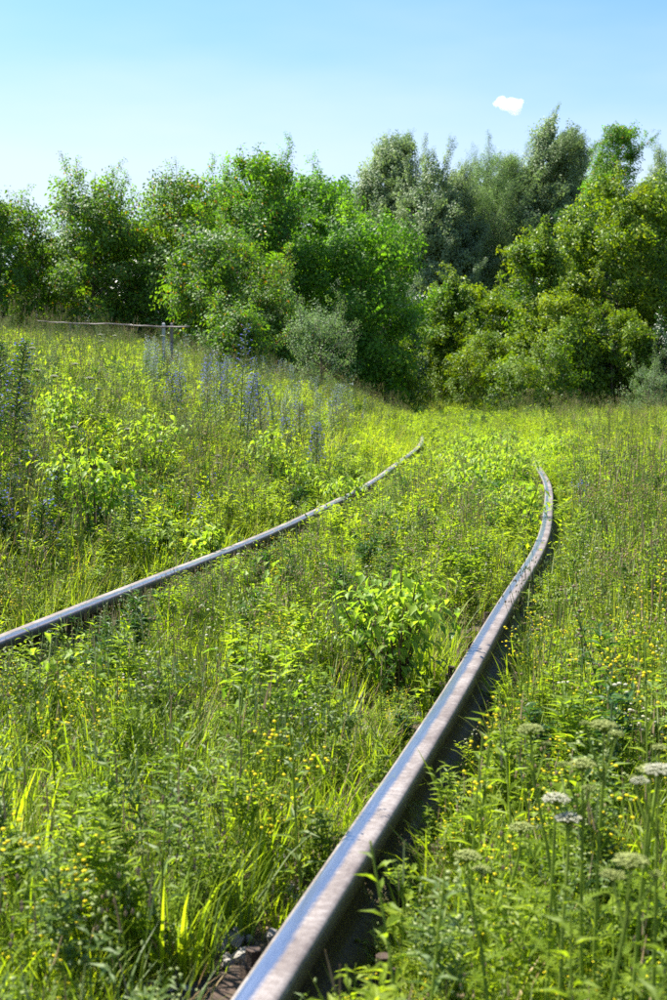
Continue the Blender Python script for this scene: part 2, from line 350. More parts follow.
# ------------------------------------------------------------------ rails and sleepers
def make_rail(line, side, label):
    """side = 1: outer edge to the right"""
    prof = [(-.066, -.160), (-.066, -.150), (-.020, -.136), (-.008, -.120), (-.007, -.060), (-.016, -.048), (-.034, -.040), (-.0365, -.034),
            (-.0360, -.012), (-.0345, -.0055), (-.0305, -.0018), (-.024, -.0005), (-.012, 0), (0, .0003), (.012, 0), (.024, -.0006), (.0305, -.0022), (.0345, -.0065), (.0360, -.013),
            (.0365, -.034), (.034, -.040), (.016, -.048), (.007, -.060), (.008, -.120), (.020, -.136), (.066, -.150), (.066, -.160)]
    n = len(prof); idx = [i for i in range(0, len(line), 2) if -1.5 < line[i, 1] < 46]
    vs = []; ac = []; lv = []; al = []; s = 0
    for q, i in enumerate(idx):
        if q: s += float(np.linalg.norm(line[i] - line[idx[q - 1]]))
        wob = .0022 * math.sin(s * .9) + .002 * math.sin(s * .37 + 2)
        for (u, z) in prof:
            p = line[i] + nr[i] * (u * .95 + wob); vs.append((p[0], p[1], z + .5 * wob))
            ac.append(side * u / .0365); lv.append(1.0 if z > -.004 else (.7 if z > -.010 else (.22 if z > -.02 else 0.0))); al.append(s)  # level drops down the head side to the rust with painted shade
    fs = [(q * n + j, q * n + (j + 1) % n, (q + 1) * n + (j + 1) % n, (q + 1) * n + j) for q in range(len(idx) - 1) for j in range(n)]
    fs = [f[::-1] for f in fs]
    fs.append(tuple(range(n))); fs.append(tuple(reversed(range((len(idx) - 1) * n, len(idx) * n))))
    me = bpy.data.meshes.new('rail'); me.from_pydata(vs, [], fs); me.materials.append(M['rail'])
    for nm, d in (('across', ac), ('level', lv), ('along', al)):
        a = me.attributes.new(nm, 'FLOAT', 'POINT'); a.data.foreach_set('value', d)
    me.polygons.foreach_set('use_smooth', [True] * (len(fs) - 2) + [False] * 2)
    me.update()
    o = link_mesh('rail', me)
    tag(o, label, 'rail', 'the two rails of the overgrown track')
    return o
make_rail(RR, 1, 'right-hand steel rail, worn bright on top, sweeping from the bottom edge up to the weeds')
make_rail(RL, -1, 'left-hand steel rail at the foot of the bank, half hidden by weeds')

def box(g, c, s, m=0, bev=0.0):
    x, y, z = s[0] / 2, s[1] / 2, s[2] / 2; b = bev
    vs = []
    for zz, k in ((-z, 0), (z - b, 0), (z, b)):
        vs += [(c[0] + a * (x - k), c[1] + d * (y - k), c[2] + zz) for a, d in ((-1, -1), (1, -1), (1, 1), (-1, 1))]
    fs = [(3, 2, 1, 0), (8, 9, 10, 11)]
    for L in (0, 4): fs += [(L + i, L + (i + 1) % 4, L + 4 + (i + 1) % 4, L + 4 + i) for i in range(4)]
    g.add(vs, fs, m)
def make_sleeper_parts():
    g = G()
    # weathered timber: long box with a rough, cracked top
    nx, ny = 26, 5; L, B = 2.7, .24
    rr = random.Random(5)
    for layer in (0,):
        vs = []
        for i in range(nx + 1):
            for j in range(ny + 1):
                e = .012 if (j in (0, ny) or i in (0, nx)) else 0
                vs.append((-L / 2 + L * i / nx, -B / 2 + B * j / ny + rr.uniform(-.004, .004), -.176 - e + rr.uniform(-.004, .002)))
        fs = [(i * (ny + 1) + j, (i + 1) * (ny + 1) + j, (i + 1) * (ny + 1) + j + 1, i * (ny + 1) + j + 1) for i in range(nx) for j in range(ny)]
        g.add(vs, fs)
    ring = [i * (ny + 1) for i in range(nx + 1)] + [nx * (ny + 1) + j for j in range(1, ny + 1)] + [i * (ny + 1) + ny for i in range(nx - 1, -1, -1)] + [j for j in range(ny - 1, 0, -1)]
    b = len(g.v); k = len(ring)
    for q in ring: v = g.v[q]; g.v.append((v[0], v[1], -.33))
    for q in range(k): g.f.append((ring[(q + 1) % k], ring[q], b + q, b + (q + 1) % k)); g.m.append(0)
    wood = g.mesh('timber', [M['wood']])
    g = G(); box(g, (0, 0, -.1665), (.34, .17, .012), bev=.003); box(g, (-.095, 0, -.150), (.05, .10, .024), bev=.006); box(g, (.095, 0, -.150), (.05, .10, .024), bev=.006)
    plate = g.mesh('tie_plate', [M['plate']])
    g = G(); tube(g, [(0, 0, -.16), (0, 0, -.092)], .013, .013, 8, cap=True); tube(g, [(0, 0, -.140), (0, 0, -.118)], .021, .021, 6, cap=True)
    bolt = g.mesh('bolt', [M['plate']])
    return wood, plate, bolt
WOODM, PLATEM, BOLTM = make_sleeper_parts()
def make_sleepers():
    s = 0; last = -9; ln = 0
    for i in range(1, len(CT)):
        ln += np.linalg.norm(CT[i] - CT[i - 1])
        if CT[i, 1] < 1.2 or CT[i, 1] > 14: continue
        if ln - last < .58: continue
        last = ln
        hd = math.atan2(nr[i, 1], nr[i, 0]) + R(U(-1, 1))
        t = empty('sleeper', (CT[i, 0] + U(-.02, .02), CT[i, 1], 0), hd)
        tag(t, 'dark timber sleeper lying under the rails among the weeds', 'sleeper', 'timber sleepers under the rails')
        link_mesh('timber', WOODM, t)
        for sx in (-1, 1):
            p = link_mesh('tie_plate', PLATEM, t); p.location = (sx * GAUGE / 2, 0, 0)
            for bx in (-.105, .105):
                b = link_mesh('bolt', BOLTM, p); b.location = (bx, 0, U(-.012, .004)); b.rotation_euler = (U(-.06, .06), U(-.06, .06), U(0, 3))
make_sleepers()

# ------------------------------------------------------------------ scatter by geometry nodes (for what nobody could count)
PROTO = {}
def proto(key, g, mats, smooth=False):
    o = bpy.data.objects.new(key + '_source', g.mesh(key, mats, smooth)); PROTO.setdefault(key, []).append(o)
def scatter(name, items, parent=None, loc=(0, 0, 0), **k):
    """items: list of (proto object, x, y, z, rx, ry, rz, scale)"""
    protos = []; idx = {}
    for it in items:
        if it[0].name not in idx: idx[it[0].name] = len(protos); protos.append(it[0])
    me = bpy.data.meshes.new(name); me.from_pydata([it[1:4] for it in items], [], [])
    a = me.attributes.new('rot', 'FLOAT_VECTOR', 'POINT'); a.data.foreach_set('vector', [c for it in items for c in it[4:7]])
    a = me.attributes.new('scl', 'FLOAT', 'POINT'); a.data.foreach_set('value', [it[7] for it in items])
    a = me.attributes.new('idx', 'INT', 'POINT'); a.data.foreach_set('value', [idx[it[0].name] for it in items])
    o = link_mesh(name, me, parent); o.location = loc; tag(o, **k)
    t = bpy.data.node_groups.new(name + '_scatter', 'GeometryNodeTree')
    t.interface.new_socket('Geometry', in_out='INPUT', socket_type='NodeSocketGeometry'); t.interface.new_socket('Geometry', in_out='OUTPUT', socket_type='NodeSocketGeometry')
    gi = t.nodes.new('NodeGroupInput'); go = t.nodes.new('NodeGroupOutput'); j = t.nodes.new('GeometryNodeJoinGeometry')
    def named(n, ty):
        x = t.nodes.new('GeometryNodeInputNamedAttribute'); x.data_type = ty; x.inputs[0].default_value = n; return x.outputs[0]
    rot, scl, ix = named('rot', 'FLOAT_VECTOR'), named('scl', 'FLOAT'), named('idx', 'INT')
    for q, p in enumerate(protos):
        oi = t.nodes.new('GeometryNodeObjectInfo'); oi.inputs[0].default_value = p; oi.inputs['As Instance'].default_value = False
        cmpn = t.nodes.new('FunctionNodeCompare'); cmpn.data_type = 'INT'; cmpn.operation = 'EQUAL'
        ins = [s for s in cmpn.inputs if s.enabled and s.type == 'INT']; t.links.new(ix, ins[0]); ins[1].default_value = q
        ip = t.nodes.new('GeometryNodeInstanceOnPoints')
        t.links.new(gi.outputs[0], ip.inputs['Points']); t.links.new(cmpn.outputs[0], ip.inputs['Selection'])
        t.links.new(oi.outputs['Geometry'], ip.inputs['Instance']); t.links.new(rot, ip.inputs['Rotation']); t.links.new(scl, ip.inputs['Scale'])
        t.links.new(ip.outputs[0], j.inputs[0])
    t.links.new(j.outputs[0], go.inputs[0])
    md = o.modifiers.new('scatter', 'NODES'); md.node_group = t
    return o

# ------------------------------------------------------------------ plant prototypes
def P_grass(key, n, L0, L1, w, spread, mat, lean=.35, curl=.8, variants=3, straw=0, seeds=0, base_leaves=True):
    for v in range(variants):
        g = G()
        for i in range(n):
            a = U(0, 6.28); r = spread * math.sqrt(U(0, 1)); az = a + U(-.7, .7)
            m = 1 if U(0, 1) < straw else 0
            blade(g, (math.cos(a) * r, math.sin(a) * r, -.01), az, U(L0, L1), w * U(.6, 1.2), U(0, lean), U(.2, curl) * 1.3, 4, m)
        for i in range(seeds):
            a = U(0, 6.28); r = spread * U(0, .7); h = L1 * U(1.0, 1.45); ln = U(0, .18); az = U(0, 6.28)
            p0 = Vector((math.cos(a) * r, math.sin(a) * r, 0)); tp = p0 + Vector((math.cos(az) * ln * h, math.sin(az) * ln * h, h))
            md = (p0 + tp) / 2 - Vector((math.cos(az), math.sin(az), 0)) * ln * h * .15
            tube(g, [p0, md, tp], .0012, .0007, 3, 2)
            d = (tp - md).normalized(); kind = random.random()
            if kind < .5:      # narrow ear
                tube(g, [tp - d * .01, tp + d * .02, tp + d * .055], .0024, .0008, 3, 3)
            else:              # open panicle
                for q in range(9):
                    az2 = U(0, 6.28); b = tp - d * U(0, .09)
                    e = b + Vector((math.cos(az2) * .03, math.sin(az2) * .03, U(.005, .03)))
                    g.add([b, b + Vector((0, 0, .0012)), e], [(0, 1, 2)], 2); blob(g, e, .0035, 1.6, 3, 3)
        proto(key, g, [mat, M['straw'], M['stem'], M['straw'] if random.random() < .5 else M['palegreen']])
P_grass('turf', 34, .05, .15, .0045, .07, M['grass'], .6, 1.0, 4, .06)
P_grass('turf_dry', 22, .05, .16, .004, .07, M['straw'], .9, 1.2, 3)
P_grass('tuft', 30, .12, .27, .0055, .06, M['grass'], .4, .9, 5, .05, 1)
P_grass('tuft_wide', 18, .14, .30, .010, .05, M['grass'], .5, 1.1, 3, .02)
P_grass('tuft_blue', 20, .12, .26, .007, .06, M['grass_blue'], .4, .9, 3, .03, 1)
P_grass('seeding', 18, .15, .35, .0055, .10, M['meadow'], .5, .9, 5, .10, 6)
P_grass('meadow', 44, .20, .44, .008, .18, M['meadow'], .5, .9, 4, .08, 6)
P_grass('meadow_green', 44, .18, .38, .010, .18, M['grass'], .5, 1.0, 4, .05, 2)
P_grass('dry_stand', 14, .2, .5, .004, .09, M['straw'], .3, .6, 3, 0, 6)

def feather(g, p, az, el, L, w, m=0, n=9):
    """pinnate feathery leaf of yarrow: an arching midrib with many narrow leaflets"""
    h = Vector((math.cos(az), math.sin(az), 0)); s = Vector((-math.sin(az), math.cos(az), 0)); q = Vector(p); ang = el
    pts = [q.copy()]
    for i in range(n):
        ang -= .1; d = h * math.cos(ang) + Vector((0, 0, 1)) * math.sin(ang); q = q + d * (L / n); pts.append(q.copy())
        t = (i + 1) / n; ww = w * math.sin(math.pi * min(1, t * .85 + .12))
        for sg in (-1, 1):
            e = q + s * sg * ww + d * ww * .5 + Vector((0, 0, U(-.1, .25) * ww)); b = d * (L / n * .32)
            g.add([q - b, q + b, e], [(0, 1, 2)], m)
    tube(g, pts[::3] + [pts[-1]], .0014, .0006, 3, m)
for v in range(4):
    g = G()
    for i in range(13): feather(g, (U(-.02, .02), U(-.02, .02), 0), U(0, 6.28), U(.6, 1.35), U(.10, .2), U(.011, .018))
    proto('feathery', g, [M['forb']])
def P_forb(key, h0, h1, leafL, leafW, nst, mat, variants=4, fl=None, nfl=0, fr=.006, branch=3, spread=.05, leafn=12, droop=.25, stem=None):
    for v in range(variants):
        g = G()
        for sidx in range(nst):
            a = U(0, 6.28); az = U(0, 6.28); h = U(h0, h1); ln = U(0, .28); p = Vector((math.cos(a) * spread * U(0, 1), math.sin(a) * spread * U(0, 1), -.01))
            hx = Vector((math.cos(az), math.sin(az), 0)); pts = [p + hx * (ln * h * t * t) + Vector((0, 0, h * t)) for t in (0, .33, .66, 1)]
            tube(g, pts, .0022, .001, 3, 1)
            segs = [(pts, 1.0)]
            for b in range(branch):
                t = U(.35, .85); b0 = p + hx * (ln * h * t * t) + Vector((0, 0, h * t)); ba = U(0, 6.28); bl = h * U(.2, .38)
                e = b0 + Vector((math.cos(ba) * bl * .5, math.sin(ba) * bl * .5, bl * .85)); tube(g, [b0, (b0 + e) / 2 + Vector((math.cos(ba), math.sin(ba), 0)) * bl * .08, e], .0013, .0007, 3, 1); segs.append(([b0, (b0 + e) / 2, (b0 + e) / 2, e], .6))
            for (pp, k) in segs:
                nn = int(leafn * k)
                for q in range(nn):
                    t = (q + U(0, .8)) / nn; f = t * 3; i0 = min(2, int(f)); c = pp[i0].lerp(pp[i0 + 1], f - i0); la = q * 2.4 + U(-.4, .4)
                    leaf(g, c, (math.cos(la), math.sin(la), U(.2, .9)), leafL * U(.6, 1.1) * (1.1 - .5 * t), leafW * U(.7, 1.1) * (1.1 - .5 * t), droop=droop)
                if fl:
                    for q in range(max(1, int(nfl * k))):
                        c = pp[3] + Vector((U(-.02, .02), U(-.02, .02), U(-.05, .012))); blob(g, c, fr * U(.6, 1.1), .7, 2, 5)
        proto(key, g, [mat, stem or M['stem'], fl or M['straw']])
P_forb('clover', .08, .20, .030, .020, 6, M['forb'], 4, branch=2, leafn=12)
P_forb('upright', .20, .38, .058, .016, 3, M['forb'], 5, branch=3, leafn=18)
P_forb('grey_upright', .22, .42, .05, .012, 3, M['grass_blue'], 3, M['palegreen'], 5, .004, branch=4, leafn=18)
P_forb('yellow', .18, .36, .03, .010, 3, M['forb'], 4, M['yellow'], 5, .0045, branch=4, leafn=10)
P_forb('white', .18, .34, .03, .008, 3, M['forb'], 3, M['white'], 4, .006, branch=3, leafn=10)
P_forb('bluefl', .18, .34, .03, .010, 3, M['forb'], 3, M['blue'], 5, .006, branch=3, leafn=10)
P_forb('broadforb', .10, .24, .07, .034, 4, M['forb'], 4, branch=1, leafn=9, droop=.4)
P_forb('darkweed', .18, .40, .06, .020, 4, M['darkforb'], 4, branch=3, leafn=18)  # dark clumps added to stand in for shade between the lighter plants
P_forb('darkstalk', .25, .50, .04, .008, 2, M['darkforb'], 3, M['browns'], 4, .005, branch=3, leafn=10, stem=M['darkforb'])
P_forb('yellowish', .15, .32, .06, .028, 3, M['yellowleaf'], 4, branch=2, leafn=11, droop=.45)
P_forb('wormwood', .30, .55, .04, .007, 4, M['silver'], 4, M['silver'], 10, .004, branch=6, leafn=22, stem=M['silver'])
P_forb('bare_stem', .30, .55, .03, .004, 2, M['stem'], 3, M['browns'], 3, .006, branch=3, leafn=5)
for v in range(3):      # larger leafy clump for the middle and far distance
    g = G()
    for i in range(90):
        a = U(0, 6.28); r = .22 * math.sqrt(U(0, 1)); z = U(.03, .32)
        leaf(g, (math.cos(a) * r, math.sin(a) * r, z), (U(-1, 1), U(-1, 1), U(-.2, 1)), U(.03, .06), U(.012, .024))
    for i in range(16): a = U(0, 6.28); blade(g, (math.cos(a) * .15, math.sin(a) * .15, 0), U(0, 6.28), U(.25, .42), .006, .2, .5, 3)
    proto('leafy_mass', g, [M['forb']])
for v in range(4):      # bright low seedling clump
    g = G()
    for i in range(70):
        a = U(0, 6.28); r = .16 * math.sqrt(U(0, 1)); z = U(.04, .30)
        leaf(g, (math.cos(a) * r, math.sin(a) * r, z), (U(-1, 1), U(-1, 1), U(-.5, .4)), U(.035, .06), U(.018, .030), droop=.4)
    for i in range(8): a = U(0, 6.28); tube(g, [(0, 0, 0), (math.cos(a) * .12, math.sin(a) * .12, U(.15, .28))], .002, .001, 3, 1)
    proto('seedling_mass', g, [M['yellowleaf'], M['stem']])
for v in range(6):      # stones of the ballast
    g = G(); rr = random.Random(v + 11)
    blob(g, (0, 0, 0), 1, .7, 0, 6)
    g.v = [tuple(c * rr.uniform(.7, 1.25) for c in p) for p in g.v]
    proto('stone', g, [M['stone']])
for v in range(4):      # curled dead leaves and twigs
    g = G()
    if v < 2: leaf(g, (0, 0, .004), (1, U(-.3, .3), .15), .05, .026, fold=.5, droop=.3)
    else: tube(g, [(0, 0, .003), (.05, .01, .008), (.11, -.01, .004)], .0016, .0008, 3)
    proto('litter', g, [M['straw'] if v != 3 else M['browns']])

# ------------------------------------------------------------------ ground cover
VIS_R = RR[(RR[:, 1] > 1.3) & (RR[:, 1] < 14.5)]
VIS_L = RL[(RL[:, 1] > 3.8) & (RL[:, 1] < 25)]
def ang_table(line):
    a = line[:, 0] / line[:, 1]; d = np.hypot(line[:, 0], line[:, 1]); o = np.argsort(a); return a[o], d[o]
def headroom(x, y):
    """greatest height above z=0 a plant may have so that the rail behind it stays in sight"""
    out = np.full(len(x), 9.0); a = x / np.maximum(y, .05); d = np.hypot(x, y)
    for line, near in ((VIS_R, True), (VIS_L, False)):
        # for every point take the nearest rail point of the same bearing that lies behind it
        for i in range(0, len(line) - 1):
            a0, a1 = line[i, 0] / line[i, 1], line[i + 1, 0] / line[i + 1, 1]
            lo, hi = min(a0, a1) - .004, max(a0, a1) + .004
            dr = math.hypot(*line[i])
            s = (a >= lo) & (a <= hi) & (d < dr - .02)
            tz = (-.055 if line[i, 1] < 4.0 else -.03 if line[i, 1] < 6 else -.008) if near else -.008
            out[s] = np.minimum(out[s], CAM_H - (CAM_H - tz) * d[s] / dr)
    return out
def rail_dist(x, y):
    d = np.full(len(x), 9.0)
    for line in (RR, RL):
        lx = np.interp(y, line[:, 1], line[:, 0]); d = np.minimum(d, np.abs(x - lx) * .975)
    return d
CLEAR = [(262, 925, .10, .03), (285, 898, .07, .02), (360, 905, .10, .04), (390, 850, .08, .06), (60, 900, .07, .05), (398, 702, .22, .12), (92, 545, .25, .2), (600, 500, .2, .2), (505, 512, .3, .25), (478, 520, .3, .25), (302, 512, .25, .2)]
CLEAR = [(*at(a, b, -.15), r, h) for a, b, r, h in CLEAR] + [(.36, 1.75, .30, .24), (.40, 1.45, .22, .2), (.25, 1.9, .15, .2)]
PH = {}
def pheight(o):
    if o.name not in PH:
        PH[o.name] = max(v.co.z for v in o.data.vertices)
    return PH[o.name]
def field(n, d0, d1, margin=1.5, ex=1.0):
    """points spread over the view wedge (and a margin beside it) between two distances, denser towards the near end"""
    u = rs.uniform(0, 1, n); y = (d0 ** (ex + 1) + u * (d1 ** (ex + 1) - d0 ** (ex + 1))) ** (1 / (ex + 1))
    half = .24 * y * margin + .35
    return rs.uniform(-1, 1, n) * half, y
def cover(name, zones, label, tries_viol=.03, seed=0):
    global rs
    rs = np.random.RandomState(seed); rnd = random.Random(seed)
    items = []
    for (n, d0, d1, table, s0, s1, test) in zones:
        x, y = field(n, d0, d1); u = lateral(x, y); z = ground_z(x, y)
        hr = headroom(x, y) - z; rd = rail_dist(x, y)
        keys = [k for k, w in table]; ws = np.cumsum([w for k, w in table]); ws = ws / ws[-1]
        for i in range(n):
            if rd[i] < .075 and not (y[i] > 14.6 and u[i] > 0 or y[i] > 25.5): continue
            if test is not None and not test(x[i], y[i], u[i]): continue
            key = keys[int(np.searchsorted(ws, rnd.random()))]
            p = rnd.choice(PROTO[key]); s = rnd.uniform(s0, s1); h = pheight(p) * s
            lim = hr[i]
            for (qx, qy, qr, qh) in CLEAR:
                if math.hypot(x[i] - qx, (y[i] - qy + .15) * .6) < qr: lim = min(lim, qh)
            if y[i] < 3.4 and rnd.random() < .05: lim = max(lim, .14)
            if y[i] < 3.2: lim = min(lim, CAM_H - .22 * y[i] - z[i] + .1)
            if rnd.random() < tries_viol and y[i] > 4: lim = max(lim, .35)
            if x[i] < .12 * y[i] - .1 and y[i] > 3.2 and rnd.random() < .30 and nz(x[i], y[i], 1.6, 9) > -.1: lim = max(lim, .27)
            if abs(u[i]) < 1.05: lim = min(lim, .50)
            if h > lim:
                if lim < h * .3: 
                    if lim > .05: p = rnd.choice(PROTO['turf']); s = min(1, lim / pheight(p) * .95)
                    else: continue
                    if s < .35: continue
                else: s *= lim / h
            if rd[i] < .16 and pheight(p) * s > .24: s *= .6
            items.append((p, x[i], y[i], z[i] - .005, rnd.uniform(-.12, .12), rnd.uniform(-.12, .12), rnd.uniform(0, 6.28), s))
    return scatter(name, items, label=label, kind='stuff')
def nz(x, y, s, o=0): return mn.noise(Vector((x * s + o, y * s - o, o * .7)))

cover('grass', [
    (1300, 1.15, 2.6, [('turf', 4), ('tuft', 4), ('tuft_wide', 2), ('tuft_blue', 2)], .6, 1.05, lambda x, y, u: nz(x, y, 2.2) > -.2),
    (2600, 2.6, 6, [('turf', 3), ('tuft', 6), ('tuft_wide', 1.5), ('tuft_blue', 2), ('seeding', 1)], .6, 1.1, lambda x, y, u: nz(x, y, 1.1) > -.33),
    (3600, 6, 13, [('turf', 2), ('tuft', 6), ('tuft_blue', 1.5), ('seeding', 2), ('tuft_wide', 1)], .75, 1.3, None),
    (4500, 13, 30, [('tuft', 6), ('meadow_green', 3), ('seeding', 2), ('leafy_mass', 2)], .9, 1.35, None),
    (5500, 30, 62, [('meadow_green', 6), ('meadow', 1.5)], 1.0, 1.4, None),
], 'dense green grass growing over the trackbed and beside the rails', seed=3)
cover('weeds', [
    (520, 1.15, 2.8, [('feathery', 6), ('clover', 2), ('upright', 1.6), ('broadforb', 1), ('yellow', .3), ('grey_upright', .8)], .6, 1.1, lambda x, y, u: nz(x, y, 2.2) > -.18),
    (1700, 2.8, 7, [('feathery', 3), ('clover', 4), ('upright', 6), ('yellow', 1.3), ('darkweed', 1), ('darkstalk', .8), ('white', .8), ('grey_upright', .8), ('broadforb', 3), ('bare_stem', .5), ('seedling_mass', .35)], .6, 1.1, lambda x, y, u: nz(x, y, .9, 3) + .5 * nz(x, y, 3, 7) > -.12),
    (2400, 7, 15, [('upright', 5), ('yellow', 2.5), ('yellowish', 1.5), ('darkweed', 1.6), ('darkstalk', .8), ('white', 1), ('bluefl', .5), ('grey_upright', .8), ('broadforb', 3), ('bare_stem', .5), ('leafy_mass', 2), ('seedling_mass', 1)], .8, 1.25, None),
    (1900, 15, 40, [('leafy_mass', 4), ('darkweed', 3), ('upright', 3), ('yellow', 3), ('seedling_mass', 2), ('white', .6)], .9, 1.4, None),
], 'mixed leafy weeds with small yellow and white flowers among the grass', seed=4)
def on_buried(x, y, u): return (y > 14.3 and abs(u - .8) < .5) or (y > 25 and abs(u + .8) < .6)
cover('rank_grass', [
    (5200, 14.2, 20, [('tuft', 3), ('leafy_mass', 2), ('seedling_mass', 3), ('meadow_green', 1)], .8, 1.1, on_buried),
    (5000, 20, 40, [('tuft', 3), ('leafy_mass', 2), ('meadow_green', 3)], .9, 1.2, on_buried),
], 'rank grass and seedlings burying the far ends of the rails', seed=8)
cover('yellow_cress', [
    (130, 2.1, 4.5, [('yellow', 1)], .8, 1.15, lambda x, y, u: u > .95 and u < 2.1 and nz(x, y, 1.5, 2) > -.1),
    (500, 4.5, 14, [('yellow', 1)], .8, 1.2, lambda x, y, u: u > .9 and nz(x, y, .9, 2) > 0),
], 'small yellow-flowered cress among the weeds right of the track', seed=14)
cover('dry_grass', [
    (500, 1.2, 3, [('turf_dry', 3), ('litter', 6)], .6, 1.2, lambda x, y, u: nz(x, y, 1.6) < .1),
    (1300, 3, 9, [('turf_dry', 4), ('dry_stand', 2.5), ('litter', 3)], .6, 1.1, lambda x, y, u: nz(x, y, .9, 5) < .2),
    (1500, 9, 40, [('dry_stand', 3), ('turf_dry', 1)], .8, 1.2, lambda x, y, u: nz(x, y, .5, 5) < .15),
    (420, 12, 26, [('dry_stand', 1)], 1.0, 1.5, lambda x, y, u: u < -6.5),
], 'dry straw-coloured grass and dead leaves between the green tufts', seed=5)
cover('meadow', [
    (1700, 4, 12, [('meadow', 2), ('seeding', 3), ('wormwood', 2), ('meadow_green', 1), ('upright', 3), ('leafy_mass', 2), ('darkweed', 3), ('dry_stand', .6), ('bluefl', .9)], .75, 1.1, lambda x, y, u: u < -1.5),
    (4200, 12, 34, [('meadow', 3), ('wormwood', 2), ('seeding', 4), ('meadow_green', 2), ('leafy_mass', 3), ('upright', 2), ('darkweed', 2), ('dry_stand', 1.2), ('yellowish', .4)], .75, 1.2, lambda x, y, u: u < -1.5),
    (900, 34, 55, [('meadow', 4), ('meadow_green', 3)], 1.1, 1.5, lambda x, y, u: u < -1.3),
    (1100, 7, 20, [('meadow', .5), ('upright', 4), ('yellow', 4), ('leafy_mass', 2), ('seeding', 1.5)], .8, 1.15, lambda x, y, u: u > 1.6),
], 'tall seeding meadow grass and grey-green wormwood covering the bank', seed=6)

def make_verge():
    items = []; rnd = random.Random(31)
    for i in range(150):        # weeds pressed against the outer side of the right rail
        y = 1.7 + 7.5 * rnd.random() ** 1.6; x = float(np.interp(y, RR[:, 1], RR[:, 0])) + rnd.uniform(.085, .20)
        if nz(x, y, 2.2, 6) < -.12: continue
        p = rnd.choice(PROTO[rnd.choice(['feathery', 'upright', 'clover', 'tuft', 'broadforb', 'yellow', 'dry_stand'])]); s = rnd.uniform(.09, .17) / max(.1, pheight(p))
        items.append((p, x, y, gz(x, y), rnd.uniform(-.3, .3), rnd.uniform(-.3, .3), rnd.uniform(0, 6.28), min(1.1, s * (1.3 if p.name.startswith('dry') else 1))))
    scatter('verge_weeds', items, label='weeds crowding the outer side of the right-hand rail', kind='stuff')
make_verge()

def make_gravel():
    items = []; rnd = random.Random(9)
    for i in range(5200):
        y = rnd.uniform(1.4, 9) if i % 3 else rnd.uniform(1.5, 3.0); i0 = int(np.searchsorted(CT[:, 1], y)); u = rnd.uniform(-1.6, 1.8)
        x = CT[i0, 0] + u
        r = abs(u); d = min(abs(abs(u) - GAUGE / 2), 9)
        if nz(x, y, 1.3, 8) < .0 and d > .35: continue
        items.append((rnd.choice(PROTO['stone']), x, y, gz(x, y) + rnd.uniform(-.006, .012), rnd.uniform(0, 6), rnd.uniform(0, 6), rnd.uniform(0, 6), rnd.uniform(.005, .017) * (1.2 if d < .3 else 1)))
    scatter('ballast_gravel', items, label='grey crushed-stone ballast showing between the weeds beside the rails', kind='stuff')
make_gravel()

# ------------------------------------------------------------------ trees
def P_twig(key, L, n, ll, lw, mat, mat2=None, p2=0, variants=4, droopy=.0, spread=1.0):
    for v in range(variants):
        g = G(); ln = 0
        pts = [Vector((0, 0, 0)), Vector((U(-.05, .05), U(-.05, .05), L * .5)), Vector((U(-.1, .1), U(-.1, .1), L * (1 - droopy * .5)))]
        tube(g, pts, .008, .003, 3, 1)
        for i in range(n):
            t = (i + U(0, 1)) / n; c = pts[0].lerp(pts[1], t * 2) if t < .5 else pts[1].lerp(pts[2], t * 2 - 1)
            a = i * 2.4 + U(-.5, .5); off = Vector((math.cos(a), math.sin(a), U(-.1, .8))) * (L * .26 * spread * U(.15, 1))
            d = Vector((math.cos(a), math.sin(a), U(-.7, .6) - droopy))
            leaf(g, c + off, d, ll * U(.7, 1.15), lw * U(.8, 1.15), up=(U(-.5, .5), U(-.5, .5), 1), fold=.2, droop=U(0, .4), m=(2 if U(0, 1) < p2 else 0))
        proto(key, g, [mat, M['bark'], mat2 or mat])
P_twig('t_broad', .55, 26, .13, .078, M['broad'])
P_twig('t_plum', .50, 30, .105, .062, M['plum'], M['plumy'], .035)
P_twig('t_plum_far', .50, 30, .11, .066, M['broad'], M['plumy'], .02)
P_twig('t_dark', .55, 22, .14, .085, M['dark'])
P_twig('t_elder', .55, 24, .16, .078, M['boxelder'], droopy=.25)
P_twig('t_poplar', .75, 46, .115, .085, M['poplar'], spread=.8)
P_twig('t_willow', .8, 40, .13, .030, M['willow'], droopy=.3, spread=.8)
P_twig('t_grey', .40, 30, .06, .024, M['willow'])
P_twig('t_low', .40, 20, .13, .075, M['boxelder'])

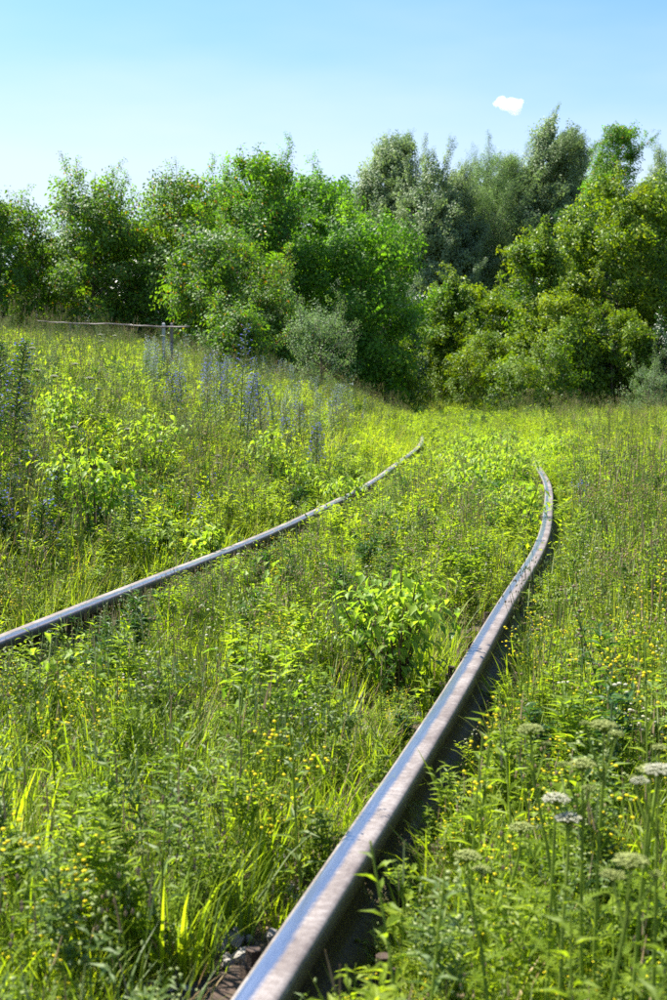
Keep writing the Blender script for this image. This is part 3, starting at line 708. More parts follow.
def make_tree(name, label, cat, px, d, py_top, w_px, twig, kind='round', lean=0.0, n1=16, dens=1.0, base_t=.12, seed=0, group=None,
              zb=None, tscale=1.0, bark='bark', gap=.0, bare=False, spike=0, fill=1.0, thr=-.02, shoots=1.0, cl=3):
    if twig in ('t_poplar', 't_willow'): shoots = 2.6; fill *= .8
    if twig == 't_elder': thr = .13; cl = 8
    if twig in ('t_plum', 't_plum_far', 't_broad', 't_poplar', 't_willow'): fill *= 1.25; thr = -.12
    rnd = random.Random(seed * 13 + 5); V = Vector
    x0 = (px - 333.5) / F * d; y0 = d
    z0 = gz(x0, y0) if zb is None else zb
    top = CAM_H + (HY - py_top) / F * d; H = top - z0; Rr = w_px / 2 / F * d
    root = empty(name, (x0, y0, z0 - .05), 0)
    tag(root, label, cat, group)
    prof = {'round': lambda t: math.sin(math.pi * min(1, max(0, (t * .86 + .12)))) ** .6, 'cone': lambda t: (1 - t) ** .75 * min(1, .35 + t * 3),
            'column': lambda t: min(1, .6 + t * 1.5) * (1 - t ** 3) ** .6, 'bush': lambda t: (1 - t ** 2.2) ** .5}[kind]
    leanv = V((lean, 0, 0)) * H
    tp = lambda t: V((leanv.x * t * t + .06 * Rr * math.sin(t * 5 + seed), .05 * Rr * math.cos(t * 4 + seed), H * t))
    tr = G(); tube(tr, [tp(t) for t in (0, .12, .28, .45, .62, .8, .93)], max(.035, H * .016), .012, 7)
    tw = []
    tws = PROTO[twig]; tl = .55 * tscale
    def twigat(c, dr, s):
        d_ = V(dr).normalized(); e = d_.to_track_quat('Z', 'Y').to_euler()
        q = Euler((e.x, e.y, e.z)); tw.append((rnd.choice(tws), c.x, c.y, c.z, q.x, q.y, q.z, s * tscale))
    ga = rnd.uniform(0, 6)
    n1 = int(n1)
    for i in range(n1):
        t = base_t + (0.93 - base_t) * (i + rnd.uniform(-.3, .3)) / n1; t = max(.04, t); az = ga + i * 2.399 + rnd.uniform(-.4, .4)
        rad = Rr * prof(t) * rnd.uniform(.72, 1.1); el = .25 + .9 * t + rnd.uniform(-.15, .2)
        b0 = tp(t * .85); dirh = V((math.cos(az), math.sin(az), 0)); ln = rad / math.cos(min(el, 1.15))
        ln = min(ln, rad * 1.7 + .2)
        e = b0 + dirh * rad + V((0, 0, rad * math.tan(min(el, 1.1)) * .7)) + leanv * .12
        if e.z > H * .97: e.z = H * .97 - rnd.uniform(0, .1)
        mid = b0.lerp(e, .5) + V((0, 0, -.04 * ln)) + V((rnd.uniform(-.05, .05), rnd.uniform(-.05, .05), 0)) * ln
        tube(tr, [b0, mid, e], max(.012, H * .0055 * (1.1 - t)), .006, 4)
        n2 = max(3, int(ln / .34 * dens))
        for j in range(n2):
            s = .22 + .78 * (j + rnd.uniform(0, .8)) / n2
            c = b0.lerp(mid, s * 2) if s < .5 else mid.lerp(e, s * 2 - 1)
            a2 = az + rnd.uniform(-1.3, 1.3); l2 = (.25 + .3 * (1 - s)) * max(.5, rad) * rnd.uniform(.5, 1)
            d2 = V((math.cos(a2), math.sin(a2), rnd.uniform(-.25, .9))).normalized(); e2 = c + d2 * l2
            if rnd.random() < .5: tube(tr, [c, e2], .006, .003, 3)
            if e2.z > H * .98: e2.z = H * .95
            if e2.z < .12: e2.z = rnd.uniform(.1, .3)
            nt = max(2, int(l2 / .17 * dens))
            for q in range(nt):
                c2 = c.lerp(e2, (q + rnd.uniform(0, 1)) / nt) + V((rnd.gauss(0, .09), rnd.gauss(0, .09), rnd.gauss(0, .09)))
                if rnd.random() < gap: continue
                twigat(c2, d2 + V((rnd.uniform(-.5, .5), rnd.uniform(-.5, .5), rnd.uniform(-.1, .8))) + V((lean * 2, 0, 0)), rnd.uniform(.7, 1.15))
    from_n = mn.noise
    nf = int(fill * (H / tscale) * (Rr / tscale) * 15)
    for i in range(nf):                # inner and outer sprays, clumped, with gaps between
        for _ in range(6):
            t = rnd.uniform(max(.03, base_t * .7), .97); a = rnd.uniform(0, 6.28); q = rnd.uniform(.12, 1) ** .55
            rr = Rr * max(.08, prof(t)) * q * (1 + .22 * from_n(V((a * 1.3, t * 5, seed))))
            c = tp(t) + V((math.cos(a) * rr, math.sin(a) * rr, 0))
            if cl > 3 and q < .6 and rnd.random() < .7: continue
            if from_n(V((c.x * .95, c.y * .95, c.z * .95 + seed * 7))) > thr: break
        else: continue
        for _ in range(cl): twigat(c + V((rnd.gauss(0, .2), rnd.gauss(0, .2), rnd.gauss(0, .09))), V((math.cos(a) * .8 + rnd.gauss(0, .4), math.sin(a) * .8 + rnd.gauss(0, .4), rnd.uniform(-.2, .9))) + V((lean * 2, 0, 0)), rnd.uniform(.7, 1.1))
        twigat(c, V((math.cos(a) * .8, math.sin(a) * .8, rnd.uniform(-.2, 1.1))) + V((lean * 2, 0, 0)), rnd.uniform(.7, 1.15))
    for i in range(int(8 * dens)):     # leader
        t = .8 + .19 * i / 8; twigat(tp(min(t, .97)) + V((rnd.gauss(0, .05), rnd.gauss(0, .05), 0)), V((rnd.uniform(-.5, .5) + lean * 2, rnd.uniform(-.5, .5), 1)), rnd.uniform(.6, .95))
    for i in range(int(shoots * (6 + Rr * 5))):   # sprays and shoots standing out of the crown
        t = rnd.uniform(.25, 1) ** .6 * .93; a = rnd.uniform(0, 6.28); rr = Rr * prof(t) * rnd.uniform(.8, 1.0)
        c = tp(t) + V((math.cos(a) * rr, math.sin(a) * rr, 0)); d_ = V((math.cos(a) * (1.1 - t) + lean * 4, math.sin(a) * (1.1 - t), rnd.uniform(.5, 1.2))).normalized()
        hh = rnd.uniform(.35, 1.15) * (1 + H * .06) * (1.3 if tscale > 1 else 1)
        tube(tr, [c, c + d_ * hh], .008, .003, 3)
        for q in range(int(hh / .13)):
            k = .95 - .5 * q * .13 / hh
            twigat(c + d_ * (q * .13) + V((rnd.gauss(0, .07), rnd.gauss(0, .07), 0)), d_ + V((rnd.gauss(0, .35), rnd.gauss(0, .35), 0)), k * rnd.uniform(.8, 1.1))
    for i in range(spike):             # upright water shoots standing above the crown
        a = rnd.uniform(0, 6.28); r = Rr * rnd.uniform(.1, .75); c = V((math.cos(a) * r, math.sin(a) * r, H * rnd.uniform(.72, .86))); hh = rnd.uniform(.5, 1.2) * H * .17
        if i == 0: c = V((0, 0, H * .86)); hh = H * .2
        tube(tr, [c, c + V((.02, 0, hh))], .008, .003, 3)
        for q in range(int(hh / .14)): twigat(c + V((0, 0, q * .14)), (rnd.uniform(-.2, .2), rnd.uniform(-.2, .2), 1), rnd.uniform(.35, .6))
    if bare:
        for i in range(26):
            t = rnd.uniform(.25, .62); az = rnd.uniform(0, 6.28); b0 = tp(t); l = Rr * rnd.uniform(.5, .95)
            p1 = b0 + V((math.cos(az) * l * .5, math.sin(az) * l * .5, l * rnd.uniform(0, .3))); p2 = b0 + V((math.cos(az) * l, math.sin(az) * l, l * rnd.uniform(-.1, .5)))
            tube(tr, [b0, p1, p2], .03, .008, 4)
            for q in range(4):
                s_ = p1.lerp(p2, rnd.random()); tube(tr, [s_, s_ + V((rnd.uniform(-.5, .5), rnd.uniform(-.5, .5), rnd.uniform(-.2, .5)))], .008, .003, 3)
    tr.build('trunk', M[bark], root)
    scatter('crown', tw, parent=root, kind='stuff')
    return len(tw)

NT = 0
def T(*a, **k):
    global NT; NT += make_tree(*a, **k)
# the far row of poplars, leaning with the wind
T('poplar_tree', 'silvery poplar with a ragged wind-bent top, left end of the far row', 'tree', 366, 74, 144, 62, 't_poplar', 'column', .12, 30, .8, .2, 1, tscale=1.15)
T('poplar_tree', 'grey-green poplar with bare pale branches low in its crown', 'tree', 432, 72, 174, 96, 't_poplar', 'column', .02, 36, .85, .25, 2, tscale=1.15, bark='greybark', bare=True)
T('willow_tree', 'feathery grey willow between the two tallest poplars', 'tree', 488, 74, 157, 92, 't_willow', 'column', .03, 34, .9, .2, 3, tscale=1.15)
T('poplar_tree', 'tallest silver poplar with a broad loose crown at the middle of the far row', 'tree', 522, 74, 128, 74, 't_poplar', 'column', .13, 38, .8, .2, 4, tscale=1.15)
T('poplar_tree', 'dark slender poplar whose tip leans right above the bright maple', 'tree', 586, 66, 128, 58, 't_plum_far', 'column', .12, 30, 1.0, .3, 5, tscale=1.1)
T('poplar_tree', 'dark poplar rising behind the maple at the right edge', 'tree', 660, 72, 170, 66, 't_poplar', 'column', .02, 30, .9, .2, 6, tscale=1.15)
T('poplar_tree', 'low grey poplar filling the row between leaning poplar and tall one', 'tree', 575, 80, 182, 60, 't_poplar', 'column', .02, 26, .8, .2, 7, tscale=1.15)
# right-hand wood
T('maple_tree', 'big yellow-green ash-leaved maple dominating the right-hand wood', 'tree', 612, 47, 188, 130, 't_elder', 'round', .0, 44, .85, .12, 11)
T('maple_tree', 'yellow-green maple cut by the right edge of the picture', 'tree', 668, 49, 192, 110, 't_elder', 'round', .0, 34, .85, .1, 12)
T('maple_tree', 'narrow dark-waisted maple at the left edge of the right-hand wood', 'tree', 533, 44, 228, 50, 't_elder', 'column', .0, 30, 1.0, .08, 13)
T('maple_tree', 'young maple with arching pale branches in front of the poplars', 'tree', 470, 50, 288, 90, 't_elder', 'round', .0, 24, .9, .05, 14)
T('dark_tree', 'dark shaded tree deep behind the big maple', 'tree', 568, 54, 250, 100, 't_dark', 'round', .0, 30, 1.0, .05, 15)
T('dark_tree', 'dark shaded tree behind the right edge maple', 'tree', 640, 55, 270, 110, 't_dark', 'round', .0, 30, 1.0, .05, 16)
T('dark_tree', 'tall dark tree added behind the big maple as shade between its clumps', 'tree', 590, 54, 212, 100, 't_dark', 'round', .0, 30, 1.0, .05, 40)  # added so its dark leaf colour reads as shade inside the maple
T('dark_tree', 'tall dark tree added as shade behind the right edge, above the shaded one', 'tree', 655, 57, 214, 90, 't_dark', 'round', .0, 30, 1.0, .05, 41)  # also added, its dark leaves standing in for shade in the edge maple
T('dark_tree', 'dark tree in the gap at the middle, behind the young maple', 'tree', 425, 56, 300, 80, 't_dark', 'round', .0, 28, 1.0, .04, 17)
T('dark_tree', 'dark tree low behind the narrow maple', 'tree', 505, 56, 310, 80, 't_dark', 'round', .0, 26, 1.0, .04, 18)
# left-hand trees along the top of the bank
T('plum_tree', 'slim plum tree with two upright shoots at the left edge', 'tree', 6, 33, 206, 84, 't_plum', 'round', .0, 22, .8, .08, 21, spike=4)
T('plum_tree', 'pointed plum tree with tall shoots reaching into the sky', 'tree', 98, 33, 184, 96, 't_plum', 'column', .0, 30, .8, .06, 22, spike=7)
T('plum_tree', 'plum tree closing the gap left of the rounded fruit tree', 'tree', 145, 36, 214, 70, 't_plum_far', 'round', .0, 24, .9, .04, 33, spike=2)
T('fruit_tree', 'leafy tree between the rounded fruit tree and the tallest one', 'tree', 216, 39, 184, 80, 't_plum_far', 'round', .0, 30, .9, .04, 34)
T('walnut_tree', 'green tree between the tallest fruit tree and the level-topped one', 'tree', 292, 43, 186, 80, 't_broad', 'round', .0, 28, .9, .04, 35)
T('poplar_tree', 'grey poplar closing the row left of the feathery willow', 'tree', 458, 78, 184, 70, 't_poplar', 'column', .02, 34, .9, .05, 36, tscale=1.15)
T('poplar_tree', 'grey poplar behind the feathery willow and the tallest poplar', 'tree', 512, 82, 172, 80, 't_poplar', 'column', .02, 34, .9, .05, 37, tscale=1.15)
T('poplar_tree', 'grey poplar lowest at the left end of the far row, beside the bright green tree', 'tree', 404, 80, 190, 60, 't_poplar', 'column', .02, 30, .9, .05, 38, tscale=1.15)
T('poplar_tree', 'grey poplar low behind the narrow maple', 'tree', 548, 84, 186, 70, 't_poplar', 'column', .02, 30, .9, .05, 39, tscale=1.15)
T('plum_tree', 'low plum tree filling the dip between the two shooting plums', 'tree', 50, 35, 242, 70, 't_plum', 'round', .0, 18, .8, .05, 23, spike=2)
T('plum_tree', 'rounded fruit tree with yellowing leaves right of the pointed plum', 'tree', 182, 33, 184, 84, 't_plum', 'round', .0, 30, .85, .05, 24, spike=2)
T('fruit_tree', 'tallest fruit tree of the left clump, standing behind the low orange-flecked one', 'tree', 262, 38, 161, 86, 't_plum_far', 'round', .0, 32, .85, .08, 25)
T('fruit_tree', 'low fruit tree with orange-flecked leaves in front of the tallest one', 'tree', 232, 30, 240, 110, 't_plum', 'round', .0, 26, .9, .02, 26)
T('walnut_tree', 'broad green tree with a level top right of the tallest fruit tree', 'tree', 322, 41, 184, 92, 't_broad', 'round', .0, 32, .85, .06, 27)
T('walnut_tree', 'bright green tree leaning out over the track at the end of the bank', 'tree', 358, 38, 218, 112, 't_broad', 'round', .04, 34, .85, .03, 28)
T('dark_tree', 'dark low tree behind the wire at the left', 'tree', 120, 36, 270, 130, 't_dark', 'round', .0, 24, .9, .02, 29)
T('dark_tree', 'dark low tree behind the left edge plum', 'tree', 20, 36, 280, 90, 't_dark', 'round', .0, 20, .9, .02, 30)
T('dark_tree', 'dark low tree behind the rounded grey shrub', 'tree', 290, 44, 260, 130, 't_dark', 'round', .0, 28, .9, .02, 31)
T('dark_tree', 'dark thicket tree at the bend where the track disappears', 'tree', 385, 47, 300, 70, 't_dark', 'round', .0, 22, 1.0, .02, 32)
# shrubs
SH = [('grey-green rounded shrub standing alone on the bank crest', 320, 27, 314, 60, 't_grey', 1.0),
      ('leafy shrub at the foot of the bright green tree by the bend', 396, 43, 338, 44, 't_low', 1.0),
      ('bright bush at the left end of the right-hand thicket', 430, 50, 352, 40, 't_low', 1.0),
      ('pale feathery bush next to the bright bush at the thicket end', 452, 49, 358, 34, 't_low', .9),
      ('broad low bush below the young maple', 486, 46, 336, 56, 't_low', 1.0),
      ('dense bright bush projecting into the meadow', 510, 38, 362, 56, 't_low', 1.0),
      ('round green bush right of the projecting bush', 548, 39, 350, 56, 't_low', 1.0),
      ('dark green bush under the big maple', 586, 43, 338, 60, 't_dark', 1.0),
      ('tall yellowish shrub with reaching sprays before the big maple', 560, 42, 300, 66, 't_elder', 1.0),
      ('shrub with arching yellow sprays low in front of the right wood', 612, 42, 318, 66, 't_elder', 1.0),
      ('grey-leaved low shrub near the right edge of the meadow', 648, 37, 372, 38, 't_grey', 1.0),
      ('dark bush cut by the right edge below the maple', 672, 42, 335, 60, 't_dark', 1.0),
      ('short bush in the middle of the thicket foot', 466, 45, 350, 44, 't_low', 1.0),
      ('small dark shrub behind the tall blue flower spikes on the bank', 238, 25, 318, 44, 't_plum', 1.0),
      ('leafy shrub at the bank top left of the grey shrub', 275, 29, 300, 56, 't_plum', 1.0)]
for i, (lb, px, d, pt, w, tw, ts) in enumerate(SH):
    T('shrub', lb, 'shrub', px, d, pt, w, tw, 'bush', 0, 18, 1.15, .02, 50 + i, tscale=.8 * ts)


# ------------------------------------------------------------------ saplings with leaves one can tell apart
def leafmesh(key, mat, L=.09, Wd=.05):
    g = G(); n = 6; s = []
    prof = [0, .62, 1, .86, .6, .28, 0]
    vs = []
    for i in range(n + 1):
        t = i / n; w = Wd / 2 * prof[i] * (1.0 if i % 2 else .92); y = L * t; zz = -.28 * L * t * t
        vs += [(-w, y + (.006 if i % 2 else 0), zz + w * .25), (0, y, zz - .0015), (w, y + (.006 if i % 2 else 0), zz + w * .25)]
    fs = []
    for i in range(n):
        a = i * 3
        for k in (0, 1): fs.append((a + k, a + k + 1, a + k + 4, a + k + 3))
    g.add(vs, fs)
    return g.mesh(key, [mat], smooth=True)
LM_Y = leafmesh('leaf_yellow', M['yellowleaf']); LM_G = leafmesh('leaf_green', M['sapleaf'])
def make_sapling(label, px, py, z, height, width, nl, yfrac, group='young maple saplings among the weeds', seed=0, lscale=1.0, stems=5, cat='sapling', loc=None):
    rnd = random.Random(seed + 100)
    x, y = loc or at(px, py, z)
    root = empty('maple_sapling', (x, y, gz(x, y)), 0); tag(root, label, cat, group)
    g = G(); tips = []
    for s in range(stems):
        az = s * 2.4 + rnd.uniform(-.4, .4); r = width / 2 * (rnd.uniform(.35, 1) if s else .05); h = height * (1 if s == 0 else rnd.uniform(.72, .97))
        p = [Vector((0, 0, 0)), Vector((math.cos(az) * r * .3, math.sin(az) * r * .3, h * .35)), Vector((math.cos(az) * r * .75, math.sin(az) * r * .75, h * .75)), Vector((math.cos(az) * r, math.sin(az) * r, h))]
        tube(g, p, .005, .002, 5); tips.append(p)
    g.build('stem', M['browns'], root)
    for q in range(nl):
        p = tips[q % stems]; t = rnd.random() ** .6 * .85 + .15; f = t * 3; i0 = min(2, int(f)); c = p[i0].lerp(p[i0 + 1], f - i0)
        top = c.z / height > 1 - yfrac  # upper leaves get the yellow material, painting in light from above
        o = link_mesh('leaf', LM_Y if top else LM_G, root)
        az = rnd.uniform(0, 6.28); rr = rnd.uniform(.005, .10) * width / .35
        o.location = c + Vector((math.cos(az) * rr, math.sin(az) * rr, rnd.uniform(-.01, .02)))
        o.rotation_euler = (rnd.uniform(-1.1, -.1), rnd.uniform(-.5, .5), az - math.pi / 2); s = lscale * rnd.uniform(.65, 1.1); o.scale = (s, s, s * 1.0)
    fg = G()
    for q in range(int(nl * 1.6)):
        p = tips[q % stems]; t = rnd.random() ** .7 * .85 + .15; f = t * 3; i0 = min(2, int(f)); c = p[i0].lerp(p[i0 + 1], f - i0)
        c = c + Vector((rnd.gauss(0, .05), rnd.gauss(0, .05), rnd.gauss(0, .025))) * (width / .38); c.z = max(.03, c.z)
        leaf(fg, c, (rnd.uniform(-1, 1), rnd.uniform(-1, 1), rnd.uniform(-.7, .25)), .075 * lscale * rnd.uniform(.6, 1.1), .042 * lscale, droop=.35, m=0 if c.z > height * .62 else 1)  # same painted top light: yellow above, green below
    fg.build('foliage', [M['yellowleaf'], M['sapleaf']], root, kind='stuff')
    return root
GZ = -.185
make_sapling('bushy yellow-green maple sapling between the rails, beside the bright rail', 398, 702, GZ,   .43, .37, 290, .68, seed=1, lscale=.54, stems=15)
make_sapling('maple sapling with drooping leaves on the bank foot at far left', 95, 560, GZ, .66, .46, 240, .25, seed=2, stems=10, lscale=.62, loc=hit(95, 572))
make_sapling('thin maple seedling with yellow leaves above the blue flowers at far left', 60, 470, GZ, .66, .34, 120, .5, seed=3, stems=7, lscale=.62, loc=hit(64, 480))
make_sapling('small maple seedling leaning across the left rail', 212, 572, GZ, .30, .19, 70, .6, seed=4, lscale=.55, stems=5, loc=hit(212, 580))
make_sapling('maple seedling just behind the left rail, half way along it', 300, 500, GZ, .42, .40, 150, .5, seed=5, lscale=.62, stems=9, loc=hit(300, 512))
for i, (px, py, h, w, n, lb) in enumerate([
        (345, 520, .30, .32, 30, 'low maple seedling across the left rail beyond its half-way point'),
        (478, 520, .42, .5, 46, 'left-hand maple seedling in the thicket before the end of the bright rail'),
        (505, 512, .50, .5, 50, 'drooping yellow maple seedling left of the tip of the bright rail'),
        (520, 545, .36, .36, 34, 'green maple seedling touching the left side of the curving rail'),
        (558, 478, .42, .5, 46, 'orange-tinged maple seedling right of the tip of the bright rail'),
        (470, 478, .42, .6, 44, 'spreading yellow maple seedling in the middle of the track, far off'),
        (500, 468, .42, .6, 44, 'yellow maple seedling behind the tip of the bright rail'),
        (448, 494, .36, .5, 36, 'yellow maple seedling right of the far end of the left rail'),
        (270, 505, .5, .4, 40, 'maple seedling half way up the bank, left of the one behind the rail'),
        (150, 500, .5, .4, 36, 'maple seedling in the tall grass between the bank foot and wormwood')]):
    make_sapling(lb, px, py, GZ, h * 1.22, w * 1.15, int(n * 3.2), .45, seed=10 + i, stems=9, lscale=.68, loc=hit(px, py))

# ------------------------------------------------------------------ tall blue bugloss spikes
for v in range(4):
    g = G(); H_ = 1.0; ln = U(-.1, .15)
    tube(g, [(0, 0, 0), (ln * .25, 0, .5), (ln, 0, 1)], .007, .002, 4, 1)
    for i in range(110):
        t = .1 + .9 * i / 110; az = i * 2.4; c = Vector((ln * t * t, 0, t)); L = (.11 * (1 - t) + .035) * U(.7, 1.2)
        leaf(g, c, (math.cos(az), math.sin(az), U(.2, .8)), L, .016, droop=.3)
        if t > .4 and i % 2:
            e = c + Vector((math.cos(az), math.sin(az), .4)) * L * .8
            leaf(g, e, (math.cos(az), math.sin(az), .6), .026, .02, fold=.6, m=2 if U(0, 1) < .6 else 3)
    proto('blue_spike', g, [M['silver'], M['stem'], M['paleblue'], M['palelilac']])
def band(x, y, u):
    px, py = proj((x, y, gz(x, y) + .3)); q = (px - 255) / 105; r = (py - (396 + .18 * (px - 255))) / 42
    return u < -1.2 and q * q + r * r < 1.1 and nz(x, y, 1.2, 4) > -.16
cover('bugloss_patch', [(3600, 9, 24, [('blue_spike', 2.2), ('wormwood', 5)], .32, .8, band)], 'misty patch of blue-flowered spikes and grey wormwood on the bank', seed=12)

def make_bugloss(label, loc, H, seed, dark=False, lean=0.0, group="viper's bugloss spikes", nfl=46, blue='blue', n=90, fat=1.0):
    rnd = random.Random(seed); x, y = loc
    root = empty('bugloss_plant', (x, y, gz(x, y)), rnd.uniform(0, 6)); tag(root, label, 'wildflower', group)
    g = G(); tp = lambda t: Vector((lean * H * t * t, 0, H * t))
    tube(g, [tp(t) for t in (0, .3, .6, 1)], .008, .0025, 6); g.build('stem', M['stem'], root)
    lf = G(); fl = G()
    for i in range(n):
        t = .06 + .94 * i / n; az = i * 2.4 + rnd.uniform(-.3, .3); c = tp(t)
        L = (.15 * (1 - t) + .045) * fat * rnd.uniform(.7, 1.1); d = (math.cos(az), math.sin(az), rnd.uniform(.1, .7))
        if t < .4: leaf(lf, c, d, L, .014, droop=.35)
        else:
            e = c + Vector(d).normalized() * L * .8; tube(lf, [c, (c + e) / 2 + Vector((0, 0, .008)), e + Vector((0, 0, -.004))], .003, .002, 3)
            for q in range(5): leaf(lf, c.lerp(e, rnd.uniform(.1, 1)), (math.cos(az + rnd.uniform(-1, 1)), math.sin(az + rnd.uniform(-1, 1)), rnd.uniform(-.3, .8)), .028, .006)
            if rnd.random() < nfl / 60:
                for q in range(1 if dark else 2):
                    pz = e + Vector((rnd.uniform(-.008, .008), rnd.uniform(-.008, .008), rnd.uniform(0, .012)))
                    leaf(fl, pz, (math.cos(az), math.sin(az), .5), .016, .012, fold=.6, m=0)
                    leaf(fl, pz, (math.cos(az + .6), math.sin(az + .6), .2), .012, .010, fold=.6, m=1)
    lf.build('leaves', M['darkforb' if dark else 'silver'], root, kind='stuff')
    fl.build('flowers', [M[blue], M['violet']], root, kind='stuff')
make_bugloss('tall dark spike with blue flowers standing at the left edge', hit(12, 505), .92, 1, True, .12, nfl=40, n=170, fat=1.15)
make_bugloss('blue-flowered spike leaning behind the tall one at the left edge', hit(-6, 492), .85, 2, True, .1, nfl=40, n=150, fat=1.1)
for i, (px, py, h, lb) in enumerate([
        (240, 400, 1.25, 'tallest blue spike on the bank crest before the dark shrub'),
        (254, 412, .75, 'blue spike just right of the tallest one on the crest'),
        (226, 402, .8, 'blue-flowered spike just left of the tallest one on the crest'),
        (204, 405, .7, 'pale blue spike half way between fence post and tallest spike'),
        (172, 396, .6, 'short blue spike right below the whitish fence post'),
        (183, 400, .55, 'short pale spike right of the one below the fence post'),
        (208, 428, .7, 'blue spike low in the middle of the grey-blue patch'),
        (222, 438, .7, 'grey-blue spike at the left front of the grey-blue patch'),
        (246, 440, .85, 'grey-blue spike in the front centre of the bank patch'),
        (262, 442, .85, 'leaning grey-blue spike right of the front centre one'),
        (276, 440, .75, 'slender blue spike at the right front of the bank patch'),
        (300, 446, .6, 'pale blue spike in grass below the grey shrub'),
        (316, 446, .62, 'last pale blue spike at the right of the bank patch'),
        (290, 428, .55, 'small blue spike behind the right end of the bank patch')]):
    dep = None
    make_bugloss(lb, at(px, py + 45, GZ + .30) if False else ((px - 333.5) / F * (13 + i % 4), 13 + i % 4), h * 1.05, 20 + i, False, U(-.05, .15), nfl=60)
make_bugloss('dark bushy spike standing alone in the right-hand meadow', hit(606, 492), .42, 40, True, 0, nfl=10, n=150, fat=.8)
for i in range(7):   # blue flowers low at the left
    px, py = [(30, 520), (12, 545), (58, 560), (100, 575), (5, 580), (130, 560), (40, 590)][i]
    lb = ['leftmost-but-one low blue-flowered weed under the tall dark spike', 'low blue-flowered weed at the left edge under the tall dark spike', 'blue-flowered weed between the dark spike and the leafy sapling', 'blue-flowered weed in front of the leafy sapling by the left rail',
          'short blue-flowered weed at the left edge just behind the rail', 'blue-flowered weed right of the leafy sapling by the left rail', 'blue-flowered weed just behind the left rail near the left edge'][i]
    make_bugloss(lb, hit(px, py), U(.32, .5), 60 + i, True, U(-.1, .1), nfl=30, group='low blue-flowered weeds by the left rail')

# ------------------------------------------------------------------ yarrow in the right foreground
def make_yarrow(label, loc, H, heads, seed, mat='cream', az0=0, group='flowering yarrow in the foreground', size=.03):
    rnd = random.Random(seed); x, y = loc; root = empty('yarrow_plant', (x, y, gz(x, y)), 0); root.rotation_euler = (rnd.uniform(-.05, .05), rnd.uniform(-.05, .05), 0); tag(root, label, 'wildflower', group)
    g = G(); lx, ly = rnd.uniform(-.05, .05), rnd.uniform(-.03, .03); tp = lambda t: Vector((lx * t * t, ly * t * t, H * .88 * t))
    tube(g, [tp(t) for t in (0, .35, .7, 1)], .0035, .0022, 6); g.build('stem', M['stem'], root, smooth=True)
    lf = G()
    for i in range(11):
        t = .05 + .8 * i / 11; feather(lf, tp(t), i * 2.4, .7, .10 * (1.1 - .7 * t), .014 * (1.2 - .6 * t), n=11)
    lf.build('leaves', M['forb'], root, kind='stuff')
    for k in range(heads):
        hg = G(); a = k * 2.1 + az0; r = 0 if k == 0 else size * rnd.uniform(1.0, 1.7); top = Vector((lx, ly, H)) + Vector((math.cos(a) * r, math.sin(a) * r, -rnd.uniform(0, .035) if k else 0)); b = tp(.93)
        sz = size * (1 if k == 0 else rnd.uniform(.45, .8)); n = int(62 * (sz / size) + 8)
        base = top - Vector((0, 0, sz * .8)); tube(hg, [b, base], .002, .0015, 4, 1)
        for q in range(n):
            rr = sz * math.sqrt((q + .5) / n); aa = q * 2.4; dz = -(rr / sz) ** 2 * sz * .35 + rnd.uniform(-.002, .002)
            p = top + Vector((math.cos(aa) * rr, math.sin(aa) * rr, dz)); blob(hg, p, sz * .105 * rnd.uniform(.8, 1.2), .8, 0, 5)
            if q % 2: tube(hg, [base, p], .0009, .0007, 3, 1)
        hg.build('flower_head', [M[mat], M['stem']], root)
    return root
def along(px, py, d):          # point of the sight line through a pixel, d metres ahead -> (x, y), z
    x = px - 333.5; yc = 500 - py; dy = F * math.cos(PITCH) + yc * math.sin(PITCH); dz = -F * math.sin(PITCH) + yc * math.cos(PITCH)
    return (x * d / dy, d), CAM_H + dz * d / dy
YR = [(600, 722, 2.0, 3, 'cream', 'wide pale yarrow head, highest of the foreground group'),
      (570, 726, 2.05, 2, 'cream', 'small buff yarrow left of the highest one'),
      (655, 758, 1.75, 2, 'white', 'broad white yarrow head at the right edge'),
      (632, 766, 1.85, 2, 'cream', 'cream yarrow just left of the broad white head at the edge'),
      (588, 757, 1.95, 3, 'cream', 'greenish-cream yarrow below the highest head'),
      (547, 795, 1.95, 1, 'white', 'small bright white yarrow, left one of the white pair'),
      (562, 822, 1.9, 1, 'white', 'small bright white yarrow, lower one of the white pair'),
      (590, 850, 1.55, 3, 'cream', 'large double cream yarrow head nearest the camera'),
      (494, 858, 1.9, 2, 'cream', 'round cream yarrow beside the dark side of the rail'),
      (500, 822, 2.2, 1, 'cream', 'little cream yarrow behind the round one by the rail'),
      (232, 668, 3.4, 1, 'white', 'pale pinkish flower head between the rails, upper one'),
      (4, 793, 2.3, 2, 'white', 'white flower cluster cut by the left edge'),
      (137, 684, 3.6, 1, 'white', 'flat white flower head left of the track centre'),
      (405, 608, 4.6, 1, 'white', 'flat white flower on a thin stem above the bushy sapling'),
      (130, 848, 2.3, 1, 'cream', 'small round cream bud head low at the left, before the dark gap'),
      (160, 850, 2.3, 1, 'cream', 'second small round cream bud head, right of its twin'),
      (640, 742, 2.2, 1, 'cream', 'small cream yarrow behind the edge heads')]
for i, (px, py, d, hd, mt, lb) in enumerate(YR):
    (x, y), zt = along(px, py, d); make_yarrow(lb, (x, y), zt - gz(x, y), hd, 200 + i, mt, az0=U(0, 6), group=None if i < 0 else 'flowering yarrow standing above the weeds', size=.020 if i < 10 else .012)

